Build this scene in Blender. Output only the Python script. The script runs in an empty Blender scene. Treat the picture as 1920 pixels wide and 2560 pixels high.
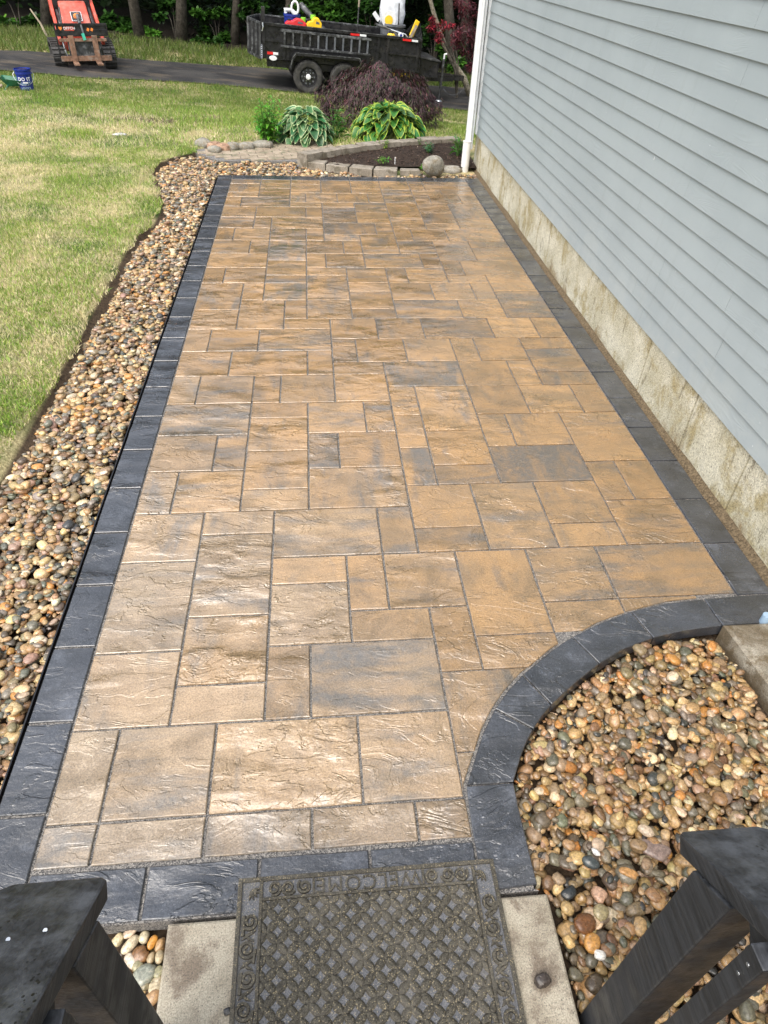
import bpy, bmesh, math, random
import numpy as np
from mathutils import Vector, Matrix
random.seed(7); RNG = np.random.default_rng(7)
S = bpy.context.scene
COL = S.collection
U = 0.165                                   # paving module in metres
# ------------------------------------------------------------------ camera
cd = bpy.data.cameras.new('camera'); cam = bpy.data.objects.new('camera', cd); COL.objects.link(cam)
RX = Vector((0.99531129, -0.09011501, 0.03513849)); RY = Vector((-0.03162119, -0.64648489, -0.7622712)); RZ = Vector((0.09140858, 0.75758601, -0.64630326))
CAM = Vector((0.88497885, -1.05757276, 2.13459159))
M = Matrix.Identity(4)
for r in range(3):
    M[r][0] = RX[r]; M[r][1] = -RY[r]; M[r][2] = -RZ[r]; M[r][3] = CAM[r]
cam.matrix_world = M
cd.sensor_fit = 'VERTICAL'; cd.sensor_height = 24; cd.lens = 1699.8 / 2560 * 24
cd.clip_start = 0.02; cd.clip_end = 400
S.camera = cam
# ------------------------------------------------------------------ sky, sun, exposure
SUN_EL, SUN_AZ = math.radians(58), math.radians(215)      # azimuth clockwise from +Y
w = bpy.data.worlds.new('World'); S.world = w; w.use_nodes = True
nt = w.node_tree; bg = nt.nodes['Background']
sky = nt.nodes.new('ShaderNodeTexSky'); sky.sky_type = 'NISHITA'; sky.sun_disc = False
sky.sun_elevation = SUN_EL; sky.sun_rotation = SUN_AZ; sky.dust_density = 5; sky.air_density = 1.5
hs = nt.nodes.new('ShaderNodeHueSaturation'); hs.inputs['Saturation'].default_value = 0.50
nt.links.new(sky.outputs[0], hs.inputs['Color']); nt.links.new(hs.outputs[0], bg.inputs['Color'])
bg.inputs['Strength'].default_value = 0.15
sl = bpy.data.lights.new('sun', 'SUN'); sl.energy = 0.75; sl.angle = math.radians(75); sl.color = (1, 0.96, 0.9)
so = bpy.data.objects.new('sun', sl); COL.objects.link(so)
sd = Vector((math.sin(SUN_AZ) * math.cos(SUN_EL), math.cos(SUN_AZ) * math.cos(SUN_EL), math.sin(SUN_EL)))
so.rotation_euler = (-sd).to_track_quat('-Z', 'Y').to_euler()
S.view_settings.view_transform = 'Standard'; S.view_settings.look = 'None'
S.view_settings.exposure = 1.08; S.view_settings.gamma = 1
S.render.engine = 'CYCLES'

# ------------------------------------------------------------------ helpers
def px_ray(a, b):
    a = (a - 960) / 1699.8; b = (b - 1280) / 1699.8
    return Vector((RX[i] * a + RY[i] * b + RZ[i] for i in range(3)))
def terr(x, y):
    t = min(max((y - 9.5) / 4.5, 0), 1); t = t * t * (3 - 2 * t)
    return -t * 0.45 * min(max((x + 5) / 6, 0), 1.7)
def terr_np(x, y):
    t = np.clip((y - 9.5) / 4.5, 0, 1); t = t * t * (3 - 2 * t)
    return -t * 0.45 * np.clip((x + 5) / 6, 0, 1.7)
def vnoise(x, y, s, seed=0):
    x = np.asarray(x, float) * s + seed * 17.3; y = np.asarray(y, float) * s + seed * 9.1
    xi = np.floor(x); yi = np.floor(y); fx = x - xi; fy = y - yi
    fx = fx * fx * (3 - 2 * fx); fy = fy * fy * (3 - 2 * fy)
    def h(a, b): 
        v = np.sin(a * 127.1 + b * 311.7 + seed * 3.7) * 43758.5453
        return v - np.floor(v)
    return (h(xi, yi) * (1 - fx) + h(xi + 1, yi) * fx) * (1 - fy) + (h(xi, yi + 1) * (1 - fx) + h(xi + 1, yi + 1) * fx) * fy
def fbm(x, y, s, seed=0):
    return (vnoise(x, y, s, seed) + .5 * vnoise(x, y, s * 2.1, seed + 1) + .25 * vnoise(x, y, s * 4.3, seed + 2)) / 1.75
def inpoly(px, py, poly):
    px = np.asarray(px, float); py = np.asarray(py, float); c = np.zeros(px.shape, bool); n = len(poly); j = n - 1
    for i in range(n):
        xi, yi = poly[i]; xj, yj = poly[j]
        if yi != yj:
            c ^= ((yi > py) != (yj > py)) & (px < (xj - xi) * (py - yi) / (yj - yi) + xi)
        j = i
    return c
def edge_dist(px, py, line):
    d = np.full(np.shape(px), 1e9)
    for (ax, ay), (bx, by) in zip(line[:-1], line[1:]):
        L = (bx - ax) ** 2 + (by - ay) ** 2
        t = np.clip(((px - ax) * (bx - ax) + (py - ay) * (by - ay)) / max(L, 1e-9), 0, 1)
        d = np.minimum(d, np.hypot(px - ax - t * (bx - ax), py - ay - t * (by - ay)))
    return d

def tag(o, label=None, cat=None, group=None, kind=None):
    if label: o['label'] = label
    if cat: o['category'] = cat
    if group: o['group'] = group
    if kind: o['kind'] = kind
    return o
def empty(name, loc=(0, 0, 0), rz=0, label=None, cat=None, group=None, kind=None, parent=None):
    o = bpy.data.objects.new(name, None); COL.objects.link(o); o.location = loc; o.rotation_euler = (0, 0, rz)
    o.empty_display_size = .1
    if parent: o.parent = parent
    return tag(o, label, cat, group, kind)
class MB:
    def __init__(s): s.v = []; s.f = []; s.c = None
    def add(s, vs, fs):
        b = len(s.v); s.v += [tuple(v) for v in vs]; s.f += [tuple(i + b for i in f) for f in fs]; return s
    def box(s, c, d, R=None):
        x, y, z = [k / 2 for k in d]
        vs = [Vector((a * x, b * y, e * z)) for a in (-1, 1) for b in (-1, 1) for e in (-1, 1)]
        if R is not None: vs = [R @ v for v in vs]
        c = Vector(c)
        return s.add([v + c for v in vs], [(0, 1, 3, 2), (4, 6, 7, 5), (0, 4, 5, 1), (2, 3, 7, 6), (0, 2, 6, 4), (1, 5, 7, 3)])
    def bar(s, a, b, wd, h, up=(0, 0, 1)):
        a = Vector(a); b = Vector(b); d = b - a; L = d.length; d.normalize(); up = Vector(up)
        x = d.cross(up)
        if x.length < 1e-4: x = d.cross(Vector((1, 0, 0)))
        x.normalize(); z = x.cross(d)
        R = Matrix((x, d, z)).transposed()
        return s.box((a + b) / 2, (wd, L, h), R)
    def tube(s, pts, rad, n=8, cap=True):
        pts = [Vector(p) for p in pts]; rr = rad if hasattr(rad, '__len__') else [rad] * len(pts)
        rings = []; prev = None
        for i, p in enumerate(pts):
            t = (pts[min(i + 1, len(pts) - 1)] - pts[max(i - 1, 0)]).normalized()
            x = t.cross(Vector((0, 0, 1)) if abs(t.z) < .95 else Vector((1, 0, 0))) if prev is None else (prev - t * prev.dot(t))
            x.normalize(); prev = x; y = t.cross(x)
            rings.append([p + (x * math.cos(k * 2 * math.pi / n) + y * math.sin(k * 2 * math.pi / n)) * rr[i] for k in range(n)])
        vs = [v for r in rings for v in r]; fs = []
        for i in range(len(rings) - 1):
            for k in range(n): fs.append((i * n + k, i * n + (k + 1) % n, (i + 1) * n + (k + 1) % n, (i + 1) * n + k))
        if cap: fs.append(tuple(range(n - 1, -1, -1))); fs.append(tuple((len(rings) - 1) * n + k for k in range(n)))
        return s.add(vs, fs)
    def lathe(s, prof, c=(0, 0, 0), n=24, axis='z'):
        vs = []; fs = []
        for (r, h) in prof:
            for k in range(n):
                a = k * 2 * math.pi / n
                p = (r * math.cos(a), r * math.sin(a), h)
                if axis == 'y': p = (p[0], p[2], p[1])
                if axis == 'x': p = (p[2], p[0], p[1])
                vs.append(Vector(p) + Vector(c))
        for i in range(len(prof) - 1):
            for k in range(n): fs.append((i * n + k, i * n + (k + 1) % n, (i + 1) * n + (k + 1) % n, (i + 1) * n + k))
        return s.add(vs, fs)
    def prism(s, poly, z0, z1, cham=0, chz=None):
        n = len(poly); 
        if cham:
            cx = sum(p[0] for p in poly) / n; cy = sum(p[1] for p in poly) / n
            ins = inset(poly, cham); zc = z1 - (chz or cham * .7)
            vs = [(p[0], p[1], z0) for p in poly] + [(p[0], p[1], zc) for p in poly] + [(p[0], p[1], z1) for p in ins]
            fs = [tuple(range(n - 1, -1, -1)), tuple(range(2 * n, 3 * n))]
            for k in range(n):
                q = (k + 1) % n; fs += [(k, q, n + q, n + k), (n + k, n + q, 2 * n + q, 2 * n + k)]
        else:
            vs = [(p[0], p[1], z0) for p in poly] + [(p[0], p[1], z1) for p in poly]
            fs = [tuple(range(n - 1, -1, -1)), tuple(range(n, 2 * n))] + [(k, (k + 1) % n, n + (k + 1) % n, n + k) for k in range(n)]
        return s.add(vs, fs)
    def mesh(s, name, m=None, smooth=False, fix=True):
        me = bpy.data.meshes.new(name); me.from_pydata([tuple(v) for v in s.v], [], s.f)
        if fix:
            bm = bmesh.new(); bm.from_mesh(me); bmesh.ops.recalc_face_normals(bm, faces=bm.faces); bm.to_mesh(me); bm.free()
        if m: me.materials.append(m)
        if smooth: me.polygons.foreach_set('use_smooth', [True] * len(me.polygons))
        return me
    def build(s, name, m=None, parent=None, loc=None, smooth=False, bevel=0, **kw):
        me = s.mesh(name, m, smooth)
        if bevel:
            bm = bmesh.new(); bm.from_mesh(me)
            bmesh.ops.bevel(bm, geom=[e for e in bm.edges if len(e.link_faces) == 2 and e.calc_face_angle(0) > .6], offset=bevel, segments=2, affect='EDGES', profile=.6)
            bm.to_mesh(me); bm.free()
        return link(name, me, parent, loc, **kw)
def link(name, me, parent=None, loc=None, rot=None, scale=None, label=None, cat=None, group=None, kind=None):
    o = bpy.data.objects.new(name, me); COL.objects.link(o)
    if parent: o.parent = parent
    if loc is not None: o.location = loc
    if rot is not None: o.rotation_euler = rot
    if scale is not None: o.scale = scale
    return tag(o, label, cat, group, kind)
def inset(poly, d):
    n = len(poly); out = []
    A = sum(poly[i][0] * poly[(i + 1) % n][1] - poly[(i + 1) % n][0] * poly[i][1] for i in range(n)) / 2
    sg = 1 if A > 0 else -1
    for i in range(n):
        p0 = Vector(poly[i - 1][:2]); p = Vector(poly[i][:2]); p1 = Vector(poly[(i + 1) % n][:2])
        e0 = (p - p0).normalized(); e1 = (p1 - p).normalized()
        n0 = Vector((-e0.y, e0.x)) * sg; n1 = Vector((-e1.y, e1.x)) * sg
        b = n0 + n1; L = max(b.dot(n0), .35); out.append(tuple(p + b * (d / L)))
    return out
def np_mesh(name, V, F, mat, cols=None, smooth=False, uni=None):
    """V (n,3), F (m,k) with constant k"""
    me = bpy.data.meshes.new(name); m, k = F.shape
    me.vertices.add(len(V)); me.vertices.foreach_set('co', np.asarray(V, np.float32).ravel())
    me.loops.add(m * k); me.loops.foreach_set('vertex_index', F.astype(np.int32).ravel())
    me.polygons.add(m); me.polygons.foreach_set('loop_start', np.arange(0, m * k, k, dtype=np.int32))
    me.polygons.foreach_set('loop_total', np.full(m, k, np.int32))
    if smooth: me.polygons.foreach_set('use_smooth', np.ones(m, bool))
    if cols is not None:
        a = me.color_attributes.new('Col', 'FLOAT_COLOR', 'POINT')
        c = np.ones((len(V), 4), np.float32); c[:, :3] = cols; a.data.foreach_set('color', c.ravel())
    me.update(); me.validate(); me.materials.append(mat); return me

# ------------------------------------------------------------------ materials
class N:
    def __init__(s, name):
        s.m = bpy.data.materials.new(name); s.m.use_nodes = True; s.t = s.m.node_tree
        s.b = s.t.nodes['Principled BSDF']; s.k = {}
    def n(s, typ, **kw):
        nd = s.t.nodes.new('ShaderNode' + typ)
        for a, b in kw.items():
            if a.startswith('_'): setattr(nd, a[1:], b)
        return nd
    def l(s, a, b): s.t.links.new(a, b)
    def put(s, sock, v):
        if hasattr(v, 'is_output') or isinstance(v, bpy.types.NodeSocket): s.l(v, sock)
        else:
            if sock.type == 'RGBA' and len(v) == 3: v = tuple(v) + (1,)
            sock.default_value = v
    def pos(s):
        if 'pos' not in s.k: s.k['pos'] = s.n('NewGeometry').outputs['Position']
        return s.k['pos']
    def obj(s):
        if 'obj' not in s.k: s.k['obj'] = s.n('TexCoord').outputs['Object']
        return s.k['obj']
    def info(s, o):
        if 'inf' not in s.k: s.k['inf'] = s.n('ObjectInfo')
        return s.k['inf'].outputs[o]
    def mp(s, v, scale=(1, 1, 1), loc=(0, 0, 0), rot=(0, 0, 0)):
        nd = s.n('Mapping'); s.put(nd.inputs['Vector'], v); s.put(nd.inputs['Location'], loc); s.put(nd.inputs['Rotation'], rot); s.put(nd.inputs['Scale'], scale); return nd.outputs[0]
    def noise(s, v, sc, det=3, ro=.5, dist=0, typ='FBM'):
        nd = s.n('TexNoise'); nd.noise_type = typ; s.put(nd.inputs['Vector'], v)
        nd.inputs['Scale'].default_value = sc; nd.inputs['Detail'].default_value = det; nd.inputs['Roughness'].default_value = ro; nd.inputs['Distortion'].default_value = dist
        return nd.outputs['Fac']
    def vor(s, v, sc, feat='F1', out='Distance'):
        nd = s.n('TexVoronoi'); nd.feature = feat; s.put(nd.inputs['Vector'], v); nd.inputs['Scale'].default_value = sc; return nd.outputs[out]
    def ma(s, op, a, b=0., c=0.):
        nd = s.n('Math'); nd.operation = op
        for i, x in enumerate((a, b, c)): s.put(nd.inputs[i], x)
        return nd.outputs[0]
    def vm(s, op, a, b):
        nd = s.n('VectorMath'); nd.operation = op; s.put(nd.inputs[0], a); s.put(nd.inputs[1], b); return nd.outputs[0]
    def rng(s, v, a, b, c=0., d=1., sm=True):
        nd = s.n('MapRange'); nd.interpolation_type = 'SMOOTHSTEP' if sm else 'LINEAR'
        for i, x in enumerate((v, a, b, c, d)): s.put(nd.inputs[i], x)
        return nd.outputs[0]
    def mix(s, f, a, b, mode='MIX'):
        nd = s.n('Mix'); nd.data_type = 'RGBA'; nd.blend_type = mode
        s.put(nd.inputs[0], f); s.put(nd.inputs[6], a); s.put(nd.inputs[7], b); return nd.outputs[2]
    def bump(s, h, dist, st=1., nrm=None):
        nd = s.n('Bump'); s.put(nd.inputs['Height'], h); nd.inputs['Distance'].default_value = dist; s.put(nd.inputs['Strength'], st)
        if nrm: s.l(nrm, nd.inputs['Normal'])
        return nd.outputs[0]
    def sep(s, v):
        nd = s.n('SeparateXYZ'); s.put(nd.inputs[0], v); return nd.outputs
    def comb(s, x, y, z):
        nd = s.n('CombineXYZ'); s.put(nd.inputs[0], x); s.put(nd.inputs[1], y); s.put(nd.inputs[2], z); return nd.outputs[0]
    def attr(s, name='Col', typ='GEOMETRY'):
        nd = s.n('Attribute'); nd.attribute_name = name; nd.attribute_type = typ; return nd
    def out(s, col=None, rough=None, nrm=None, metal=None, spec=None, **kw):
        if col is not None: s.put(s.b.inputs['Base Color'], col)
        if rough is not None: s.put(s.b.inputs['Roughness'], rough)
        if nrm is not None: s.l(nrm, s.b.inputs['Normal'])
        if metal is not None: s.put(s.b.inputs['Metallic'], metal)
        if spec is not None: s.put(s.b.inputs['Specular IOR Level'], spec)
        for k, v in kw.items(): s.put(s.b.inputs[k.replace('_', ' ')], v)
        return s.m
def scale_col(n, c, f):
    return n.mix(1.0, c, n.comb(f, f, f), 'MULTIPLY')
def simple(name, col, rough=.5, metal=0, var=.25, sc=12, bumpd=0, bs=80, dirt=0, dirtcol=(.1, .08, .06)):
    n = N(name); v = n.noise(n.pos(), sc, 4)
    c = scale_col(n, col, n.rng(v, .3, .7, 1 - var, 1 + var))
    if dirt: c = n.mix(n.ma('MULTIPLY', n.rng(n.noise(n.pos(), sc * .6, 5, .6), .48, .66), dirt), c, dirtcol)
    kw = {}
    if bumpd: kw['nrm'] = n.bump(n.noise(n.pos(), bs, 3), bumpd, .6)
    return n.out(c, n.rng(n.noise(n.pos(), sc * 2, 3), .3, .7, max(rough - .1, .03), min(rough + .12, 1)), metal=metal, **kw)

def cleft(n, amp=1.0):
    rnd = n.info('Random')
    off = n.comb(n.ma('MULTIPLY', rnd, 91.), n.ma('MULTIPLY', rnd, 57.), n.ma('MULTIPLY', rnd, 23.))
    ang = n.ma('MULTIPLY', n.ma('FRACT', n.ma('MULTIPLY', rnd, 37.7)), 2.6)
    p = n.mp(n.vm('ADD', n.pos(), off), scale=(1.0, 2.1, 1), rot=n.comb(0., 0., ang))
    a = n.noise(p, 3.6, 5, .58, .9)
    fr = n.ma('MULTIPLY', a, 6.5)
    st = n.rng(n.ma('FRACT', fr), 0.0, .24)
    terr_ = n.ma('DIVIDE', n.ma('ADD', n.ma('FLOOR', fr), st), 6.5)
    a2 = n.ma('MULTIPLY', n.noise(p, 9.5, 4, .55, .7), 5.0)
    t2 = n.ma('DIVIDE', n.ma('ADD', n.ma('FLOOR', a2), n.rng(n.ma('FRACT', a2), 0.0, .4)), 5.0)
    m2 = n.ma('MULTIPLY', n.rng(n.noise(p, 2.1, 2), .46, .60), n.rng(n.ma('FRACT', n.ma('MULTIPLY', rnd, 29.7)), .35, .8))
    und = n.noise(p, 9, 3, .5, .3)
    fine = n.noise(n.vm('ADD', n.pos(), off), 60, 4, .6)
    grit = n.noise(n.pos(), 420, 2, .6)
    rough_amt = n.rng(n.ma('FRACT', n.ma('MULTIPLY', rnd, 13.3)), 0., 1., .25, 1.0, False)
    patch = n.rng(n.noise(p, 1.6, 2), .36, .56, .25, 1.)
    h = n.ma('MULTIPLY', n.ma('ADD', n.ma('ADD', n.ma('MULTIPLY', terr_, .74), n.ma('MULTIPLY', und, .38)), n.ma('MULTIPLY', n.ma('MULTIPLY', t2, m2), .42)), n.ma('MULTIPLY', rough_amt, patch))
    nr = n.bump(h, .054 * amp, .85)
    nr = n.bump(fine, .0035, .6, nr)
    nr = n.bump(grit, .0009, .6, nr)
    return nr, off, p, grit, rough_amt, a
def paver_mat():
    n = N('paver_blend'); nr, off, p, grit, ra, a = cleft(n)
    cs = n.sep(n.info('Color')); rnd = n.info('Random')
    q = n.vm('ADD', n.pos(), off)
    pick = n.ma('GREATER_THAN', n.ma('FRACT', n.ma('MULTIPLY', rnd, 7.3)), .5)
    s1 = n.noise(n.mp(q, scale=(1.0, 3.6, 1)), 2.6, 4, .6, .3); s2 = n.noise(n.mp(q, scale=(3.6, 1.0, 1)), 2.6, 4, .6, .3)
    st = n.ma('ADD', n.ma('MULTIPLY', s1, pick), n.ma('MULTIPLY', s2, n.ma('SUBTRACT', 1., pick)))
    tan = n.mix(n.rng(n.noise(q, 5, 4, .6), .35, .65), (.385, .232, .102), (.300, .190, .093))
    beige = n.mix(n.rng(n.noise(q, 7, 4), .4, .6), (.37, .290, .200), (.30, .238, .168))
    olive = (.175, .122, .066)
    c = n.mix(cs[1], tan, beige)
    c = n.mix(n.ma('MULTIPLY', n.rng(n.noise(q, 3.4, 5, .65, .5), .48, .62), .55), c, olive)
    gm = n.rng(n.ma('ADD', st, n.ma('MULTIPLY', cs[0], .22)), .49, .78)
    gm = n.ma('MULTIPLY', gm, n.rng(n.noise(q, 38, 4, .7), .25, .6, .45, 1.))
    c = n.mix(n.ma('MULTIPLY', gm, .82), c, (.118, .117, .112))
    # per-stone brightness and grain
    c = scale_col(n, c, n.rng(n.ma('FRACT', n.ma('MULTIPLY', rnd, 5.1)), 0., 1., .84, 1.12, False))
    c = scale_col(n, c, n.rng(n.noise(n.pos(), 170, 3, .7), .3, .7, .70, 1.25))
    sp = n.rng(grit, .66, .72); c = n.mix(n.ma('MULTIPLY', sp, .55), c, (.62, .55, .45))
    sp2 = n.rng(n.noise(n.pos(), 260, 2), .30, .36, 1., 0.); c = n.mix(n.ma('MULTIPLY', sp2, .5), c, (.06, .05, .04))
    ro = n.rng(n.noise(q, 6, 4, .6), .36, .62, .16, .42)
    n.l(nr, n.b.inputs['Coat Normal'])
    return n.out(c, ro, nr, spec=.5, Coat_Weight=n.rng(n.noise(n.pos(), 1.1, 3), .35, .6, .6, 1.), Coat_Roughness=.11, Coat_IOR=1.75)
def border_mat():
    n = N('paver_charcoal'); nr, off, p, grit, ra, a = cleft(n, .6)
    q = n.vm('ADD', n.pos(), off)
    n.l(nr, n.b.inputs['Coat Normal'])
    c = n.mix(n.rng(n.noise(q, 5, 5, .6), .35, .65), (.024, .026, .031), (.048, .052, .062))
    c = n.mix(n.ma('MULTIPLY', n.rng(n.noise(q, 8, 5, .7), .52, .72), .35), c, (.17, .185, .22))
    sp = n.rng(grit, .64, .70); c = n.mix(n.ma('MULTIPLY', sp, .5), c, (.36, .38, .42))
    c = scale_col(n, c, n.rng(n.noise(n.pos(), 170, 3, .7), .3, .7, .7, 1.3))
    return n.out(c, n.rng(n.noise(q, 7, 4), .36, .6, .2, .45), nr, spec=.5, Coat_Weight=.8, Coat_Roughness=.18, Coat_IOR=1.7)
def sand_mat():
    n = N('joint_sand'); v = n.vor(n.pos(), 330, out='Color'); g = n.sep(v)[0]
    c = n.mix(n.rng(g, .15, .95, 0, 1, False), (.045, .045, .048), (.33, .31, .285))
    return n.out(c, .75, n.bump(n.vor(n.pos(), 330), .003, .8))
def pebble_mat():
    n = N('river_pebbles'); at = n.attr(); c = at.outputs['Color']
    v = n.noise(n.pos(), 130, 4, .65); c = scale_col(n, c, n.rng(v, .3, .7, .62, 1.3))
    ve = n.rng(n.noise(n.mp(n.pos(), scale=(1, 3, 2)), 55, 3, .6, 1.0), .60, .68)
    c = n.mix(n.ma('MULTIPLY', ve, .38), c, (.42, .36, .28))
    return n.out(c, n.rng(n.noise(n.pos(), 40, 2), .35, .65, .12, .42), n.bump(v, .0015, .5), spec=.6)
def soil_mat(name, a, b, sc=60, bd=.02, rough=.85):
    n = N(name); v = n.noise(n.pos(), sc, 6, .7)
    c = n.mix(n.rng(v, .3, .7), a, b)
    return n.out(c, rough, n.bump(n.noise(n.pos(), sc * .8, 5, .65), bd, .8), spec=.3)
def ground_mat():
    n = N('ground_soil'); p = n.pos(); y = n.sep(p)
    v = n.noise(p, 45, 6, .7)
    soil = n.mix(n.rng(v, .3, .7), (.030, .020, .013), (.095, .065, .04))
    thatch = n.mix(n.rng(n.noise(p, 70, 4, .7), .35, .65), (.24, .20, .10), (.50, .43, .24))
    thatch = n.mix(n.rng(n.noise(p, 1.1, 4, .6), .45, .62), thatch, (.055, .10, .022))
    m = n.rng(y[2], -.035, -.012)
    far = n.rng(y[1], 10, 12)
    wood = n.rng(y[1], 18.6, 19.6)
    c = n.mix(n.ma('MAXIMUM', m, far), soil, thatch)
    c = n.mix(wood, c, (.022, .017, .011))
    return n.out(c, .9, n.bump(v, .02, .8), spec=.25)
def concrete_mat(name, a, b, stain=None, sc=3.0, rough=.7, low=None, fine=240):
    n = N(name); p = n.pos()
    c = n.mix(n.rng(n.noise(p, sc, 6, .65), .35, .65), a, b)
    if stain:
        c = n.mix(n.rng(n.noise(n.mp(p, scale=(1, 1.1, .9)), sc * 1.6, 5, .7, .4), .47, .64), c, stain)
    if low:
        z = n.sep(p)[2]
        e = n.ma('ADD', z, n.ma('MULTIPLY', n.ma('SUBTRACT', n.noise(p, 2.6, 7, .75, .5), .5), .75))
        c = n.mix(n.rng(e, -.10, .06, .85, 0.), c, low)
        e2 = n.rng(n.noise(n.mp(p, scale=(1, 1.6, .5)), 6.5, 6, .75), .58, .66); c = n.mix(n.ma('MULTIPLY', e2, .6), c, (.10, .075, .04))
    c = scale_col(n, c, n.rng(n.noise(p, fine, 3, .7), .3, .7, .66, 1.3))
    sp = n.rng(n.noise(p, fine * .8, 2), .33, .37, 1., 0.); c = n.mix(n.ma('MULTIPLY', sp, .55), c, (.05, .045, .04))
    return n.out(c, rough, n.bump(n.noise(p, fine * .5, 5, .7), .004, .6))
def siding_mat():
    n = N('siding_paint'); p = n.pos(); rnd = n.info('Random')
    y = n.sep(p)
    # embossed wood grain: distorted bands running along the board
    q = n.comb(n.ma('MULTIPLY', rnd, 30.), n.ma('ADD', n.ma('MULTIPLY', y[1], .55), n.ma('MULTIPLY', rnd, 71.)), n.ma('MULTIPLY', y[2], 3.4))
    g = n.noise(q, 2.2, 2, .5, .4)
    lines = n.ma('SINE', n.ma('MULTIPLY', g, 260.))
    msk = n.rng(n.noise(n.vm('ADD', p, n.comb(0., n.ma('MULTIPLY', rnd, 40.), 0.)), 2.3, 3), .42, .62, .12, 1.)
    h = n.ma('MULTIPLY', lines, msk)
    c = n.mix(n.rng(n.noise(p, 1.6, 5, .6), .35, .65), (.300, .345, .366), (.326, .373, .394))
    z = y[2]
    dust = n.ma('MULTIPLY', n.rng(z, .37, .75, 1., 0.), n.rng(n.noise(p, 4.0, 5, .65), .40, .62))
    c = n.mix(n.ma('MULTIPLY', dust, .35), c, (.40, .43, .42))
    streak = n.rng(n.noise(n.mp(p, scale=(1, 5, .5)), 3.2, 4, .6), .56, .70); c = n.mix(n.ma('MULTIPLY', streak, .10), c, (.20, .22, .21))
    fl = n.rng(n.noise(p, 90, 2), .765, .79); c = n.mix(fl, c, (.7, .72, .72))
    return n.out(c, .48, n.bump(h, .0008, .32), spec=.35)
def leaf_mat(name, rough=.45, trans=.25, attr=True, col=None):
    n = N(name)
    c = n.attr().outputs['Color'] if attr else col
    c = scale_col(n, c, n.rng(n.noise(n.pos(), 30, 3), .3, .7, .78, 1.22))
    n.out(c, rough, spec=.4)
    if trans:
        tr = n.n('BsdfTranslucent'); n.l(c, tr.inputs['Color']); mx = n.n('MixShader'); mx.inputs[0].default_value = trans
        n.l(n.b.outputs[0], mx.inputs[1]); n.l(tr.outputs[0], mx.inputs[2]); n.l(mx.outputs[0], n.t.nodes['Material Output'].inputs[0])
    return n.m
def asphalt_mat():
    n = N('asphalt'); p = n.pos()
    c = n.mix(n.rng(n.noise(p, 1.2, 5, .6), .38, .62), (.022, .022, .024), (.050, .048, .046))
    dirt = n.rng(n.noise(n.mp(p, scale=(.6, 2.0, 1), rot=(0, 0, .3)), 1.5, 6, .7), .50, .66); c = n.mix(n.ma('MULTIPLY', dirt, .6), c, (.13, .105, .075))
    c = scale_col(n, c, n.rng(n.noise(p, 110, 3, .7), .3, .7, .6, 1.5))
    sp = n.rng(n.noise(p, 60, 2), .70, .74); c = n.mix(n.ma('MULTIPLY', sp, .6), c, (.3, .28, .25))
    return n.out(c, .6, n.bump(n.noise(p, 140, 3, .7), .006, .7), spec=.4)
def stained_wood_mat():
    n = N('black_stain_wood'); p = n.obj()
    g = n.noise(n.mp(p, scale=(34, 2.2, 34)), 2.4, 5, .6, .5)
    c = n.mix(n.rng(g, .3, .7), (.013, .014, .016), (.034, .037, .043))
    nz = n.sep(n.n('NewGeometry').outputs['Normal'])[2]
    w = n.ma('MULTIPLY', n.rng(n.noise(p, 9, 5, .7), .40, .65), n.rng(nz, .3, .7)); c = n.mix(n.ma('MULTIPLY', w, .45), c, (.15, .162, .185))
    chip = n.rng(n.noise(p, 21, 4, .6), .80, .81); c = n.mix(chip, c, (.30, .17, .09))
    drops = n.rng(n.vor(n.mp(p, scale=(1, .6, 1)), 120), .24, .32, 1., 0.); dm = n.rng(n.noise(p, 11, 2), .56, .66)
    c = n.mix(n.ma('MULTIPLY', n.ma('MULTIPLY', drops, dm), n.rng(nz, .3, .7)), c, (.004, .004, .005))
    return n.out(c, n.rng(n.noise(p, 14, 4), .35, .65, .34, .6), n.bump(g, .0025, .6), spec=.4)
def mat_rubber(name, a, b):
    n = N(name); p = n.pos(); v = n.vor(p, 420, out='Color'); g = n.sep(v)[0]
    c = n.mix(n.rng(g, .1, .95, 0, 1, False), a, b)
    c = n.mix(n.ma('MULTIPLY', n.rng(n.noise(p, 9, 4, .6), .45, .65), .25), c, (.16, .145, .12))
    c = n.mix(n.ma('MULTIPLY', n.rng(g, .93, .97), .5), c, (.42, .34, .2))
    return n.out(c, .7, n.bump(n.noise(p, 380, 3, .6), .0022, .8), spec=.35)
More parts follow.
